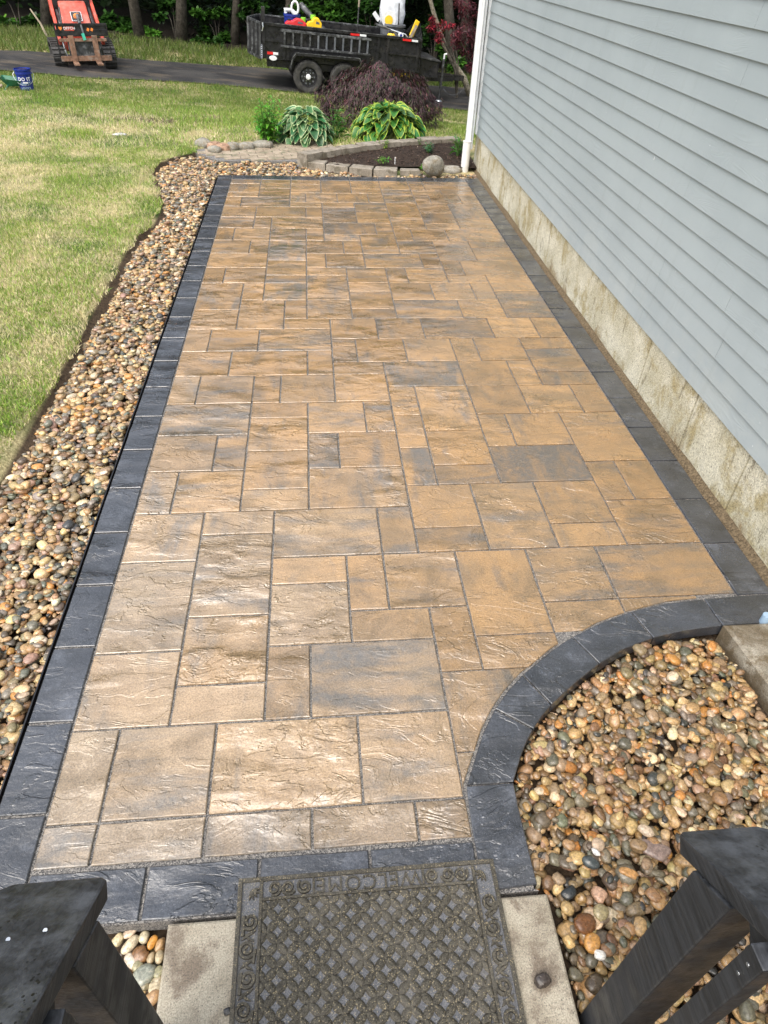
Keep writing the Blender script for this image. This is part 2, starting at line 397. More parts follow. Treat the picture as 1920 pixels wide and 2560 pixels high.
MT = dict(
    paver=paver_mat(), border=border_mat(), sand=sand_mat(), pebble=pebble_mat(), ground=ground_mat(), siding=siding_mat(),
    mulch=soil_mat('mulch', (.012, .008, .006), (.055, .034, .022), 55, .03),
    slab=concrete_mat('broom_concrete', (.27, .235, .175), (.39, .35, .275), (.17, .135, .10), 5.0),
    block=concrete_mat('concrete_step', (.30, .27, .215), (.44, .41, .34), (.17, .13, .08), 7.0, .7, (.10, .07, .035)),
    found=concrete_mat('foundation_concrete', (.44, .41, .30), (.60, .57, .46), (.34, .285, .155), 2.6, .8, (.20, .125, .045), 130),
    wall_block=concrete_mat('wall_block', (.215, .185, .145), (.32, .285, .235), (.14, .12, .085), 6.0, .8, None, 160),
    walk=concrete_mat('walkway_paver', (.27, .215, .155), (.38, .31, .235), (.17, .16, .10), 5.0, .7, None, 160),
    rock=concrete_mat('field_stone', (.20, .19, .16), (.34, .32, .275), (.20, .165, .11), 14.0, .75, None, 120),
    rock_red=concrete_mat('red_field_stone', (.30, .17, .11), (.42, .27, .18), (.16, .10, .06), 14.0, .75, None, 120),
    white=simple('white_aluminium', (.78, .80, .81), .3, var=.05, sc=4, dirt=.25, dirtcol=(.5, .5, .48)), pvc=simple('white_pvc', (.80, .80, .78), .35, var=.05, sc=5, dirt=.3, dirtcol=(.5, .46, .38)),
    wood=stained_wood_mat(), dark_wood=simple('brown_underside', (.045, .032, .022), .6, var=.4, sc=20, bumpd=.002),
    steel=simple('zinc_screw', (.55, .58, .62), .3, metal=.9, var=.2),
    mat_ridge=mat_rubber('mat_ridge', (.027, .024, .019), (.105, .095, .072)), mat_base=mat_rubber('mat_base', (.075, .078, .086), (.165, .17, .182)),
    asphalt=asphalt_mat(), grass=leaf_mat('grass', .5, .3), leaf=leaf_mat('leaves', .4, .3), leaf_dark=leaf_mat('shade_leaves', .5, .15),
    bark=concrete_mat('bark', (.055, .045, .033), (.11, .095, .075), (.035, .03, .02), 9.0, .85, None, 60),
    bark_light=concrete_mat('light_bark', (.24, .21, .15), (.36, .32, .24), (.16, .14, .09), 12.0, .8, None, 60),
    black=simple('black_paint', (.012, .012, .014), .35, var=.4, sc=9, dirt=.5, dirtcol=(.045, .042, .04)),
    black_worn=simple('worn_black_steel', (.05, .052, .055), .4, metal=.3, var=.5, sc=14, dirt=.6, dirtcol=(.25, .26, .27)),
    tyre=simple('tyre_rubber', (.035, .034, .033), .7, var=.35, sc=14, dirt=.5, dirtcol=(.10, .095, .085)),
    rust=simple('rusty_steel', (.22, .125, .08), .6, metal=.2, var=.35, sc=16, dirt=.7, dirtcol=(.32, .26, .21), bumpd=.003),
    red=simple('red_paint', (.52, .075, .045), .45, var=.25, sc=8, dirt=.5, dirtcol=(.42, .22, .18)),
    red_pl=simple('red_plastic', (.62, .035, .04), .4, var=.1), yellow=simple('yellow_plastic', (.82, .52, .02), .35, var=.1),
    blue=simple('blue_plastic', (.012, .028, .22), .3, var=.15), green=simple('green_plastic', (.01, .12, .06), .35, var=.2), green_tag=simple('green_tag', (.06, .52, .36), .5, var=.1),
    white_p=simple('white_plastic', (.76, .77, .79), .4, var=.1, dirt=.4, dirtcol=(.4, .4, .4)), grey_p=simple('grey_plastic', (.10, .11, .125), .45, var=.2, dirt=.5, dirtcol=(.2, .2, .2)),
    lt_blue=simple('pale_blue_plastic', (.30, .42, .55), .4, var=.1), orange=simple('orange_print', (.85, .25, .04), .5, var=.1), lime=simple('lime_plastic', (.25, .62, .05), .4, var=.1),
    refl_red=simple('reflector_red', (.62, .02, .02), .3, var=.1), refl_white=simple('reflector_white', (.72, .74, .76), .3, var=.05), gold=simple('yellow_print', (.85, .55, .03), .5, var=.1),
    bag=simple('white_sack', (.68, .71, .75), .5, var=.2, sc=10, bumpd=.02, bs=14), rim=simple('dark_rim', (.022, .022, .024), .35, var=.2), roofing=simple('roofing', (.08, .08, .085), .9),
    stick=simple('dry_stick', (.30, .25, .18), .8, var=.2),
)
# ------------------------------------------------------------------ outlines (grid units)
def sc2(L): return [(a * U, b * U) for a, b in L]
EDGE = [(-4.55, -8), (-4.52, 6), (-4.46, 11.4), (-4.36, 13.8), (-4.28, 17.6), (-4.22, 19.9), (-4.3, 22), (-4.22, 25), (-4.34, 29), (-4.08, 32.5), (-3.62, 36.6), (-4.2, 40.3), (-5.2, 43.9), (-5.6, 45.7), (-5.45, 48.2), (-4.5, 50.2), (-3.2, 51.2)]
EDGE2 = [(float(np.interp(t, [p[1] for p in EDGE[:-2]], [p[0] for p in EDGE[:-2]])), float(t)) for t in np.arange(-2, 48.2, .7)] + EDGE[-2:]
FRONT = [(-1.4, 49.1), (4.5, 49.4), (4.9, 48.9), (9.7, 47.3), (13.4, 46.75), (17.5, 46.9)]
LEFT_BED = sc2(EDGE + FRONT + [(17.5, 44.9), (-1.05, 44.9), (-1.05, -8)])
ARC_IN = [(17.25, 4.93), (16.2, 4.92), (15.25, 4.87), (14.21, 4.78), (13.15, 4.56), (12.2, 4.22), (11.38, 3.84), (10.76, 3.46), (9.88, 2.82), (9.41, 2.38), (9.03, 1.95), (8.67, 1.42), (8.39, .88), (8.07, .23), (8.02, -.75), (8.02, -1.78)]
ARC_OUT = [(17.25, 3.97), (16.3, 3.96), (15.33, 3.93), (14.29, 3.84), (13.40, 3.66), (12.5, 3.36), (11.80, 2.98), (11.1, 2.52), (10.34, 1.95), (10.05, 1.68), (9.78, 1.38), (9.56, 1.1), (9.38, .82), (9.06, .23), (9.04, -.75), (9.04, -1.72)]
RIGHT_BED = sc2([(17.45, 3.9)] + ARC_OUT[1:] + [(9.2, -1.86), (9.2, -9), (17.45, -9)])
PIT = sc2([(-.6, -1.88), (2.55, -1.86), (2.55, -9), (-.6, -9)])
PATIO = sc2([(-1.02, 45.02), (17.27, 45.02)] + [(17.27, 4.93)] + ARC_OUT + [(9.2, -1.86), (-1.02, -1.86)])
NEAR_EDGE = [(-30, 17.5), (-12, 15.6), (-7, 14.55), (-4.76, 14.33), (-3.99, 14.45), (-3.38, 14.43), (-2.4, 14.9), (-1.27, 15.24), (-.21, 15.4), (.52, 15.42), (1.22, 15.39), (3.74, 15.42), (4.35, 15.5), (9, 15.6), (25, 16)]
FAR_EDGE = [(-30, 20.5), (-12, 18.3), (-7, 16.9), (-5.5, 16.66), (-4.53, 16.83), (-3.37, 17.11), (-2.5, 17.35), (-1.2, 17.7), (-.35, 18.05), (.11, 18.2), (1.6, 18.2), (3.73, 18.3), (5.0, 18.7), (9, 18.9), (25, 19.5)]
def interp(L, x): return float(np.interp(x, [p[0] for p in L], [p[1] for p in L]))
BEDPOLY = [(.82, 7.82), (1.3, 7.68), (1.9, 7.50), (2.88, 7.6), (2.88, 8.85), (2.4, 8.75), (1.8, 8.5), (1.4, 8.3), (1.04, 8.05)]
WALKPOLY = [(-.53, 8.45), (-.23, 8.10), (.74, 8.12), (.86, 8.12), (1.15, 8.38), (1.35, 8.55), (1.1, 9.1), (.6, 9.22), (.2, 9.15), (-.25, 8.94), (-.56, 8.6)]

# ------------------------------------------------------------------ ground sheet
xs = np.unique(np.concatenate([np.linspace(-60, -9, 18), np.arange(-9, 5, .11), np.linspace(5, 60, 16)]))
ys = np.unique(np.concatenate([np.linspace(-20, -3, 8), np.arange(-3, 10, .11), np.linspace(10, 30, 60), np.linspace(30, 120, 12)]))
GX, GY = np.meshgrid(xs, ys); gz = terr_np(GX, GY) + .02 * (fbm(GX, GY, 1.2, 5) - .5) * (GY < 14)
inner = inpoly(GX, GY, sc2(EDGE + FRONT + [(17.5, 46.9), (19, 46.9), (19, -20), (-4.6, -20)]))
gz = np.where(inner, np.where(inpoly(GX, GY, RIGHT_BED), -.095, -.085), gz)
gz = np.where(inpoly(GX, GY, BEDPOLY), -.01, gz); gz = np.where(inpoly(GX, GY, WALKPOLY), -.05, gz)
gz = np.where(inpoly(GX, GY, PIT), -.12, gz)
V = np.stack([GX, GY, gz], -1).reshape(-1, 3); nx = len(xs); ny = len(ys)
ii = (np.arange(ny - 1)[:, None] * nx + np.arange(nx - 1)[None]).ravel(); F = np.stack([ii, ii + 1, ii + nx + 1, ii + nx], 1)
link('ground', np_mesh('ground', V, F, MT['ground'], smooth=True), kind='structure')
# driveway
def strip(name, near, far, xr, nseg, dz, m, rows=6):
    vs = []; fs = []
    for x in np.linspace(xr[0], xr[1], nseg):
        a = interp(near, x); b = interp(far, x)
        for k in range(rows + 1):
            y = a + (b - a) * k / rows; e = .06 * (k in (0, rows)) * (fbm(x, k, 2.0, 3) - .5)
            vs.append((x, y + e, terr(x, y) + dz))
    for i in range(nseg - 1):
        for k in range(rows): a = i * (rows + 1) + k; fs.append((a, a + rows + 1, a + rows + 2, a + 1))
    mb = MB(); mb.add(vs, fs); return mb.build(name, m, kind='structure', smooth=True)
strip('driveway', NEAR_EDGE, FAR_EDGE, (-28, 24), 200, .022, MT['asphalt'])

# ------------------------------------------------------------------ patio and its pavers
patio = MB().prism(inset(PATIO[::-1], .014), -.07, -.0085).build('patio', MT['sand'], kind='structure')
FIELD = [  # i0, j0, i1, j1
(0,43,2,44),(0,41,2,43),(0,40,2,41),(2,42,4,44),(2,40,4,42),(4,43,6,44),(4,41,6,43),(4,39,5,41),(5,39,7,41),(4,38,6,39),(6,41,8,44),(8,42,10,44),(8,41,10,42),(7,39,9,41),(9,39,10,41),
(10,42,12,44),(10,39,12,42),(12,42,13,44),(13,42,17,44),(12,41,14,42),(14,41,17,42),(12,39,13,41),(13,39,15,41),(15,39,17,41),(0,38,1,40),(1,38,4,40),(0,36,2,38),(2,36,5,38),(5,36,6,38),
(6,38,8,39),(6,35,8,38),(8,37,10,39),(8,35,10,37),(10,36,12,39),(10,34,12,36),(12,37,14,39),(12,35,14,37),(12,34,14,35),(14,36,17,39),(14,34,17,36),(0,34,2,36),(2,34,3,36),(3,34,6,36),
(0,32,1,34),(1,32,3,34),(3,32,5,34),(5,32,6,34),(6,33,9,35),(9,33,10,35),(6,32,8,33),(8,31,10,33),(10,32,11,34),(11,32,13,34),(13,32,17,34),
(2,30,3,32),(0,30,2,32),(0,28,3,30),(3,29,5,32),(3,27,5,29),(3,26,5,27),(3,24,5,26),(0,26,1,28),(1,26,3,28),(0,23,2,26),(2,24,3,26),(2,21,4,24),(4,22,5,24),(5,30,7,32),(7,30,8,32),(5,28,6,30),(6,28,8,30),(5,27,7,28),(5,24,7,27),(5,22,7,24),
(8,30,10,31),(10,30,12,32),(8,28,11,30),(11,28,12,30),(7,26,9,28),(9,26,10,28),(10,26,12,28),(7,25,9,26),(7,23,9,25),(7,22,9,23),(12,29,14,32),(14,31,17,32),(14,29,17,31),(12,27,13,29),(13,27,17,29),(12,26,14,27),(14,25,17,27),(9,24,11,26),(11,24,13,26),(13,24,14,26),(14,22,17,25),(9,22,12,24),(12,22,14,24),(4,21,6,22),
(0,21,2,23),(0,19,1,21),(1,19,3,21),(3,19,6,21),(0,17,2,19),(2,17,5,19),(5,17,6,19),(6,20,8,22),(8,20,10,22),(10,20,13,22),(13,20,15,22),(15,20,17,22),(6,18,7,20),(7,18,9,20),(9,18,11,20),(11,18,12,20),(12,18,14,20),(14,19,17,20),(14,17,17,19),(14,16,17,17),(6,17,8,18),(8,16,11,18),(11,16,13,18),(13,16,14,18),
(0,15,1,17),(1,15,3,17),(3,15,4,17),(4,15,6,17),(6,15,8,17),(8,14,9,16),(9,13,11,16),(0,13,3,15),(3,14,5,15),(3,12,5,14),(3,10,5,12),(3,9,5,10),(5,13,7,15),(7,13,8,15),(0,11,2,13),(2,11,3,13),(0,9,1,11),(1,9,3,11),(5,11,6,13),(6,11,8,13),(5,9,8,11),(8,12,9,14),(8,10,9,12),
(9,11,11,13),(9,10,11,11),(11,14,13,16),(13,14,15,16),(15,14,17,16),(11,12,12,14),(12,12,14,14),(14,11,17,14),(11,10,14,12),(14,9,15,11),(15,9,17,11),(8,8,10,10),(10,7,12,10),(12,8,14,10),(12,7,14,8),(14,7,17,9),(8,7,10,8),
(2,8,4,9),(4,7,7,9),(2,5,4,8),(0,7,2,9),(0,4,2,7),(4,6,6,7),(6,5,7,7),(4,4,6,6),(2,3,4,5),(0,2,2,4),(2,2,4,3),(4,2,5,4),(5,2,8,4),(6,4,8,5),(0,0,1,2),(1,0,3,2),(3,0,6,2),(6,0,8,2),(7,7,8,9),(9,4,11,7),(11,5,13,7),(13,5,17,7),(7,5,9,7),(8,3,9,5),
(0,-.8,1,0),(1,-.8,3,0),(3,-.8,5,0),(5,-.8,7,0),(7,-.8,8.03,0)]
GREY = {(8,16):.72,(11,10):.72,(5,2):.8,(0,13):.75,(1,38):.7,(10,39):.65,(6,35):.8,(8,37):.55,(6,33):.7,(14,36):.7,(14,22):.75,(3,29):.7,(3,19):.65,(5,11):.7,(2,11):.5,(8,10):.55,(10,7):.25,(7,13):.5,(4,7):.45,(6,18):.5,(14,17):.45,(2,42):.2,(13,5):.45,
 (8,1):.5,(0,9):.5,(4,39):.3,(8,28):.55,(10,30):.5,(9,22):.45,(0,36):.2,(0,34):.6,(0,30):.2,(12,29):.4,(0,-1):.35,(3,-1):.35,(5,9):.4,(9,10):.6,(3,24):.55,(3,26):.4,(6,32):.6,(0,43):.35,(0,41):.4,(4,22):.4,(7,22):.4,(10,20):.45,(14,16):.4,(2,5):.35,(0,7):.4,(1,0):.3,(3,32):.3,(5,24):.35,(3,0):.1,(6,0):.05,(9,13):.0,(9,4):.0}
def covered(L):
    g = np.zeros((17, 45), int)
    for a, b, c, d in L:
        for i in range(int(a), int(c)):
            for j in range(int(b) + 1 if b >= 0 else 0, int(d) + 1 if b >= 0 else 1): g[i, j] += 1
    return g
_g = covered(FIELD)
print('PAVER GAPS', [(i, j - 1, int(_g[i, j])) for i in range(17) for j in range(45) if _g[i, j] != 1 and not (i >= 8 and j <= 5)])
def paver_poly(poly, name, m, parent, gap=.0046, top=0.0, color=None):
    n = len(poly); cx = sum(p[0] for p in poly) / n; cy = sum(p[1] for p in poly) / n
    q = inset([(p[0] - cx, p[1] - cy) for p in poly], gap)
    near = cy < 3.2; out = []
    for i in range(len(q)):
        a = Vector(q[i]); b = Vector(q[(i + 1) % len(q)]); L = (b - a).length
        k = max(1, int(L / .055)) if near else max(1, int(L / .16))
        nn = Vector((-(b - a).y, (b - a).x)).normalized()
        for s in range(k):
            jit = 0 if s == 0 else random.uniform(-.0014, .0014)
            out.append(tuple(a.lerp(b, s / k) + nn * jit))
    mb = MB().prism(out, -.055, 0, .003, .0028)
    me = mb.mesh(name, m)
    o = link(name, me, parent, (cx, cy, top + random.uniform(-.0012, .0012)), rot=(random.uniform(-.0025, .0025), random.uniform(-.0025, .0025), 0))
    if color: o.color = color
    return o
def rect(a, b, c, d): return sc2([(a, b), (c, b), (c, d), (a, d)])
def fcol(i, j):
    g = GREY.get((int(i), int(math.floor(j))), random.choice([-.5, -.3, -.15, .0, .1, .2, .3]))
    be = min(1, max(0, .55 - j / 26 - (i - 4) * .05 + random.uniform(-.15, .2)))  # beiger towards near left: stone tone plus some sky reflection painted in
    return (g, be, random.random(), 1)
for (a, b, c, d) in FIELD:
    if c == 17: c = 16.2
    if (a, b) in ((9, 3),): continue
    paver_poly(rect(a, b, c, d), 'paver', MT['paver'], patio, color=fcol(a, b))
for pl, key in (([(11, 4), (11.72, 4), (12.2, 4.25), (13, 4.52), (13, 5), (11, 5)], (11, 4)), ([(13, 4.54), (14.21, 4.82), (15.1, 4.89), (15.1, 5), (13, 5)], (13, 4)),
                ([(9, 3), (10.1, 3), (10.76, 3.5), (11, 3.64), (11, 4), (9, 4)], (9, 3)), ([(8, .96), (8.41, .96), (8.65, 1.45), (9.01, 1.98), (9.39, 2.42), (9.86, 2.86), (10.05, 3), (8, 3)], (8, 1)),
                ([(8, .12), (8.05, .27), (8.37, .9), (8.40, .96), (8, .96)], (8, 0))):
    paver_poly(sc2(pl), 'paver', MT['paver'], patio, color=fcol(*key), gap=.0035)
for j in range(-1, 23):   # left border
    b = j * 2 + .24; a = b if j >= 0 else -1.8
    if j == -1: bb = (-1.8, .24)
    else: bb = (b, min(b + 2, 45))
    if bb[1] - bb[0] > .3: paver_poly(rect(-.97, bb[0], 0, bb[1]), 'border_paver', MT['border'], patio)
for k in range(8): paver_poly(rect(k * 2, 44, k * 2 + 2, 45), 'border_paver', MT['border'], patio)
paver_poly(rect(16, 44, 16.2, 45), 'border_paver', MT['border'], patio) if False else None
jj = [4.93] + [4.93 + 2 * k for k in range(1, 20)] + [45]
for a, b in zip(jj[:-1], jj[1:]): paver_poly(rect(16.2, a, 17.22, b), 'border_paver', MT['border'], patio)
for a, b in ((0, 2.05), (2.05, 4.04), (4.04, 6.05), (6.05, 8.02)): paver_poly(rect(a, -1.78, b, -.85), 'border_paver', MT['border'], patio)
cuts = [0, 2, 4, 6, 8, 10, 13, 15]
for a, b in zip(cuts[:-1], cuts[1:]):
    paver_poly(sc2(ARC_OUT[a:b + 1] + ARC_IN[a:b + 1][::-1])[::-1], 'border_paver', MT['border'], patio, gap=.003)
MB().box((-1.0 * U - .004, 21.6 * U, -.03), (.005, 46.6 * U, .055)).build('edge_restraint', MT['black'], patio)

# ------------------------------------------------------------------ river pebbles
def ico(sub):
    bm = bmesh.new(); bmesh.ops.create_icosphere(bm, subdivisions=sub, radius=1)
    v = np.array([tuple(x.co) for x in bm.verts]); f = np.array([[x.index for x in q.verts] for q in bm.faces]); bm.free(); return v, f
ICO2 = ico(2); ICO3 = ico(3)
PAL = np.array([(.33, .235, .125), (.26, .165, .085), (.15, .095, .055), (.34, .17, .055), (.155, .14, .118), (.10, .105, .085), (.042, .045, .045), (.46, .40, .30), (.25, .175, .13), (.19, .15, .095), (.38, .29, .16), (.085, .068, .05)])
PW = np.array([17, 13, 11, 4, 12, 9, 5, 7, 7, 15, 10, 6], float); PW /= PW.sum()
def rotmats(n, tilt):
    a = RNG.uniform(0, 2 * np.pi, n); t = RNG.normal(0, tilt, n); b = RNG.uniform(0, 2 * np.pi, n)
    def rz(x): c, s = np.cos(x), np.sin(x); o = np.zeros_like(x); i = o + 1; return np.stack([np.stack([c, -s, o], -1), np.stack([s, c, o], -1), np.stack([o, o, i], -1)], -2)
    def rx(x): c, s = np.cos(x), np.sin(x); o = np.zeros_like(x); i = o + 1; return np.stack([np.stack([i, o, o], -1), np.stack([o, c, -s], -1), np.stack([o, s, c], -1)], -2)
    return rz(b) @ rx(t) @ rz(a)
def stone_shape(base, n):
    v = base[0]; k = RNG.normal(0, 1, (n, 5, 3)) * 1.7; ph = RNG.uniform(0, 6.28, (n, 5)); am = np.array([.10, .08, .065, .055, .05])
    d = np.einsum('vi,nki->nvk', v, k) + ph[:, None, :]
    r = 1 + (np.sin(d) * am).sum(-1)
    # squarish bulge for some
    p = RNG.uniform(1.75, 3.6, n)[:, None]; s = (np.abs(v[None]) ** p[..., None]).sum(-1) ** (-1 / p)
    return v[None] * (r * s)[..., None]
def pebbles(name, poly, n, base, a_rng, floor, seed, label, tilt=.3, cell=.008, tint=(1.25, 1.2, 1.1)):
    px = [p[0] for p in poly]; py = [p[1] for p in poly]; x0, x1, y0, y1 = min(px), max(px), min(py), max(py)
    W_ = int((x1 - x0) / cell) + 20; H_ = int((y1 - y0) / cell) + 20; hm = np.full((H_, W_), floor, np.float32)
    P = []; 
    while len(P) < n:
        q = np.stack([RNG.uniform(x0, x1, n * 2), RNG.uniform(y0, y1, n * 2)], 1)
        q = q[inpoly(q[:, 0], q[:, 1], poly)]; P += list(q)
        P = P[:n]
    P = np.array(P)
    a = np.clip(RNG.lognormal(math.log(a_rng), .33, n), a_rng * .5, a_rng * 1.7)
    order = np.arange(n)
    b = a * RNG.uniform(.55, .95, n); c = b * RNG.uniform(.35, .80, n)
    din = edge_dist(P[:, 0], P[:, 1], list(poly) + [poly[0]])
    small = din < a * .8; sc = np.where(small, np.clip(din / (a * .8), .45, 1), 1); a *= sc; b *= sc; c *= sc
    Z = np.zeros(n)
    for i in order:
        r = .5 * (a[i] + b[i]) * .85; k = max(1, int(r / cell)); cx = int((P[i, 0] - x0) / cell) + 8; cy = int((P[i, 1] - y0) / cell) + 8
        yy, xx = np.ogrid[-k:k + 1, -k:k + 1]; win = hm[max(cy - k, 0):cy + k + 1, max(cx - k, 0):cx + k + 1]
        if win.shape != (2 * k + 1, 2 * k + 1): Z[i] = floor; continue
        rr = (xx * xx + yy * yy) / (k + .5) ** 2; m = rr <= 1
        h = win[m]; sup = .55 * h.mean() + .45 * np.partition(h, int(len(h) * .8))[int(len(h) * .8)] if len(h) > 2 else h.mean()
        Z[i] = sup + c[i] * .55
        top = Z[i] + c[i] * np.sqrt(np.clip(1 - rr, 0, 1)); win[m] = np.maximum(win[m], top[m])
    sh = stone_shape(base, n) * np.stack([a, b, c], 1)[:, None, :]
    Rm = rotmats(n, tilt); sh = np.einsum('nij,nvj->nvi', Rm, sh) + np.stack([P[:, 0], P[:, 1], Z], 1)[:, None, :]
    ci = RNG.choice(len(PAL), n, p=PW); col = PAL[ci] * np.array(tint) * RNG.uniform(.78, 1.22, (n, 1)) * RNG.uniform(.93, 1.07, (n, 3))
    nv = len(base[0]); F = (base[1][None] + (np.arange(n) * nv)[:, None, None]).reshape(-1, 3)
    me = np_mesh(name, sh.reshape(-1, 3), F, MT['pebble'], np.repeat(col, nv, 0), smooth=True)
    return link(name, me, kind='stuff', label=label, cat='gravel')
pebbles('river_gravel', [p for p in LEFT_BED if True][:0] + sc2([(-4.3, -3)] + [(x_ + .10 + .28 * float(vnoise(y_, 0, 1.9, 8)), y_ - (.2 if y_ > 44 else 0)) for x_, y_ in EDGE2] + FRONT + [(17.5, 45.1), (-1.1, 45.1), (-1.1, -3)]), 16500, ICO2, .0172, -.060, 1, 'strip of tan and grey river pebbles between the lawn and the dark left border of the patio', .17, tint=(1.34, 1.28, 1.2))
pebbles('river_gravel', sc2([(15.22, 3.88)] + ARC_OUT[3:] + [(9.3, -1.9), (9.35, -7), (17.4, -7), (17.4, -3), (15.5, -3), (15.3, 3)]), 6300, ICO2, .0168, -.074, 2, 'wet multicoloured river pebbles filling the curved bed at the lower right', .35, tint=(1.22, 1.10, .92))

# ------------------------------------------------------------------ single notable stones
def stone(x, y, z, abc, rz, col, label, name='river_stone', tilt=(0, 0), m=None, sub=3, group=None, angular=0, cat='stone'):
    base = ICO3 if sub == 3 else ICO2
    v = stone_shape(base, 1)[0]
    if angular: v = np.round(v * angular) / angular * .45 + v * .55
    v = v * np.array(abc)
    me = np_mesh(name, v, base[1], m or MT['pebble'], np.tile(np.array(col), (len(v), 1)), smooth=not angular)
    return link(name, me, None, (x, y, z), (tilt[0], tilt[1], rz), label=label, cat=cat, group=group)
def on_ground(px, py, z=0):
    d = px_ray(px, py); t = (z - CAM.z) / d.z; return CAM + d * t
def on_x(px, py, x):
    d = px_ray(px, py); return CAM + d * ((x - CAM.x) / d.x)
def on_terr(px, py):
    z = 0
    for _ in range(25): p = on_ground(px, py, z); z = terr(p.x, p.y)
    return p
def z2p(x, y): return 1380 + .3255 * x, 2000 + .3255 * y
def z0p(x, y): return .2773 * x, 2120 + .2773 * y
for (zx, zy, abc, rz, col, lab, ang) in [
    (250, 950, (.043, .034, .030), .2, (.15, .062, .022), 'large rust brown angular wet rock beside the right edge of the concrete slab', 3),
    (312, 1092, (.034, .025, .020), 1.0, (.50, .25, .07), 'smooth bright orange egg-shaped pebble just below the rust brown rock', 0),
    (130, 715, (.030, .021, .014), .5, (.022, .025, .026), 'glossy black wet stone at the corner of the concrete slab', 0),
    (130, 1080, (.022, .017, .015), 1.9, (.52, .35, .15), 'round yellow ochre pebble left of the orange egg-shaped pebble', 0),
    (375, 860, (.033, .026, .020), .6, (.30, .245, .13), 'big olive tan heart-shaped pebble above the rust brown rock', 0),
    (355, 725, (.029, .024, .018), 2.2, (.47, .28, .18), 'salmon pink triangular pebble above the olive tan heart-shaped one', 0),
    (585, 560, (.034, .018, .015), -.5, (.48, .25, .09), 'long orange veined pebble lying left of the right newel post', 0),
    (295, 478, (.033, .023, .017), -.4, (.05, .06, .06), 'dark grey speckled oval pebble in the middle of the right gravel bed', 0),
    (665, 350, (.037, .026, .020), -.5, (.25, .16, .08), 'large brown granite pebble beside the flat mauve stone', 0),
    (800, 380, (.060, .036, .012), -.5, (.24, .17, .14), 'large flat mauve stone half buried among the pebbles near the right post', 0),
    (335, 400, (.020, .013, .012), -.9, (.70, .68, .64), 'small pure white angular pebble in the right gravel bed', 4),
    (360, 1192, (.021, .015, .013), -.3, (.70, .66, .60), 'white oval pebble right below the orange egg-shaped pebble', 0),
    (178, 1340, (.027, .020, .016), -.5, (.115, .10, .065), 'olive brown wet pebble touching the slab edge sand near the bottom', 0),
    (715, 225, (.032, .022, .017), -.6, (.52, .40, .28), 'cream oval pebble with brown tinge left of the right rail tip', 0),
]:
    p = on_ground(*z2p(zx, zy), -.018); stone(p.x, p.y, -.020, tuple(q * .76 for q in abc), rz, col, lab, angular=ang)
for (zx, zy, abc, rz, col, lab, ang) in [
    (1175, 850, (.045, .024, .020), .9, (.58, .49, .34), 'long cream pebble next to the left post in the small stone pit', 0),
    (1165, 765, (.034, .020, .016), .4, (.58, .45, .33), 'pinkish cream pebble at the top of the small stone pit', 0),
    (1065, 820, (.026, .020, .016), .9, (.48, .40, .24), 'pale yellow pebble partly behind the left post at the pit edge', 0),
    (1298, 800, (.027, .022, .018), 1.2, (.50, .44, .30), 'small cream pebble with a notch at the top of the stone pit', 0),
    (1368, 845, (.030, .018, .017), 1.0, (.48, .22, .04), 'bright amber wedge-shaped pebble in the small stone pit', 0),
    (1440, 870, (.032, .021, .019), 1.2, (.36, .22, .10), 'tan brown oval pebble against the slab side of the stone pit', 0),
    (1265, 955, (.041, .036, .024), .3, (.20, .10, .04), 'rust brown squarish rock in the middle of the small stone pit', 3),
    (1358, 985, (.028, .020, .018), 1.4, (.38, .29, .17), 'tan egg pebble right of the rust brown squarish rock', 0),
    (1435, 980, (.028, .018, .017), 1.5, (.42, .34, .21), 'pale tan pebble beside the slab, next to the tan egg pebble', 0),
    (1180, 1010, (.035, .021, .018), 2.3, (.54, .46, .36), 'whitish pebble leaning on the left post in the stone pit', 0),
    (1315, 1120, (.048, .040, .024), .7, (.24, .25, .20), 'large grey green angular rock in the lower part of the stone pit', 3),
    (1425, 1120, (.026, .022, .018), .9, (.28, .26, .15), 'olive yellow pebble squeezed between grey green rock and slab', 0),
    (1395, 1250, (.028, .023, .020), .1, (.46, .38, .25), 'round beige pebble below the grey green angular rock', 0),
    (1375, 1345, (.034, .030, .026), .8, (.38, .23, .11), 'light brown round rock lowest in the small stone pit', 0),
    (1240, 1060, (.024, .020, .018), .8, (.30, .27, .16), 'khaki pebble left of the large grey green rock', 0),
    (1415, 1190, (.024, .018, .016), .4, (.32, .26, .16), 'brownish tan pebble under the olive yellow pebble by the slab', 0),
    (1310, 1240, (.026, .022, .018), .2, (.20, .17, .10), 'dark olive pebble just left of the round beige pebble', 0),
]:
    p = on_ground(*z0p(zx, zy), -.06); stone(p.x, p.y, -.065, tuple(q * .60 for q in abc), rz, col, lab, angular=ang)
# filler pebbles under the stone pit
pebbles('river_gravel', sc2([(-.4, -1.95), (2.5, -1.92), (2.5, -6), (-.4, -6)]), 900, ICO2, .014, -.125, 3, 'layer of small pebbles under the larger stones in the pit left of the slab')

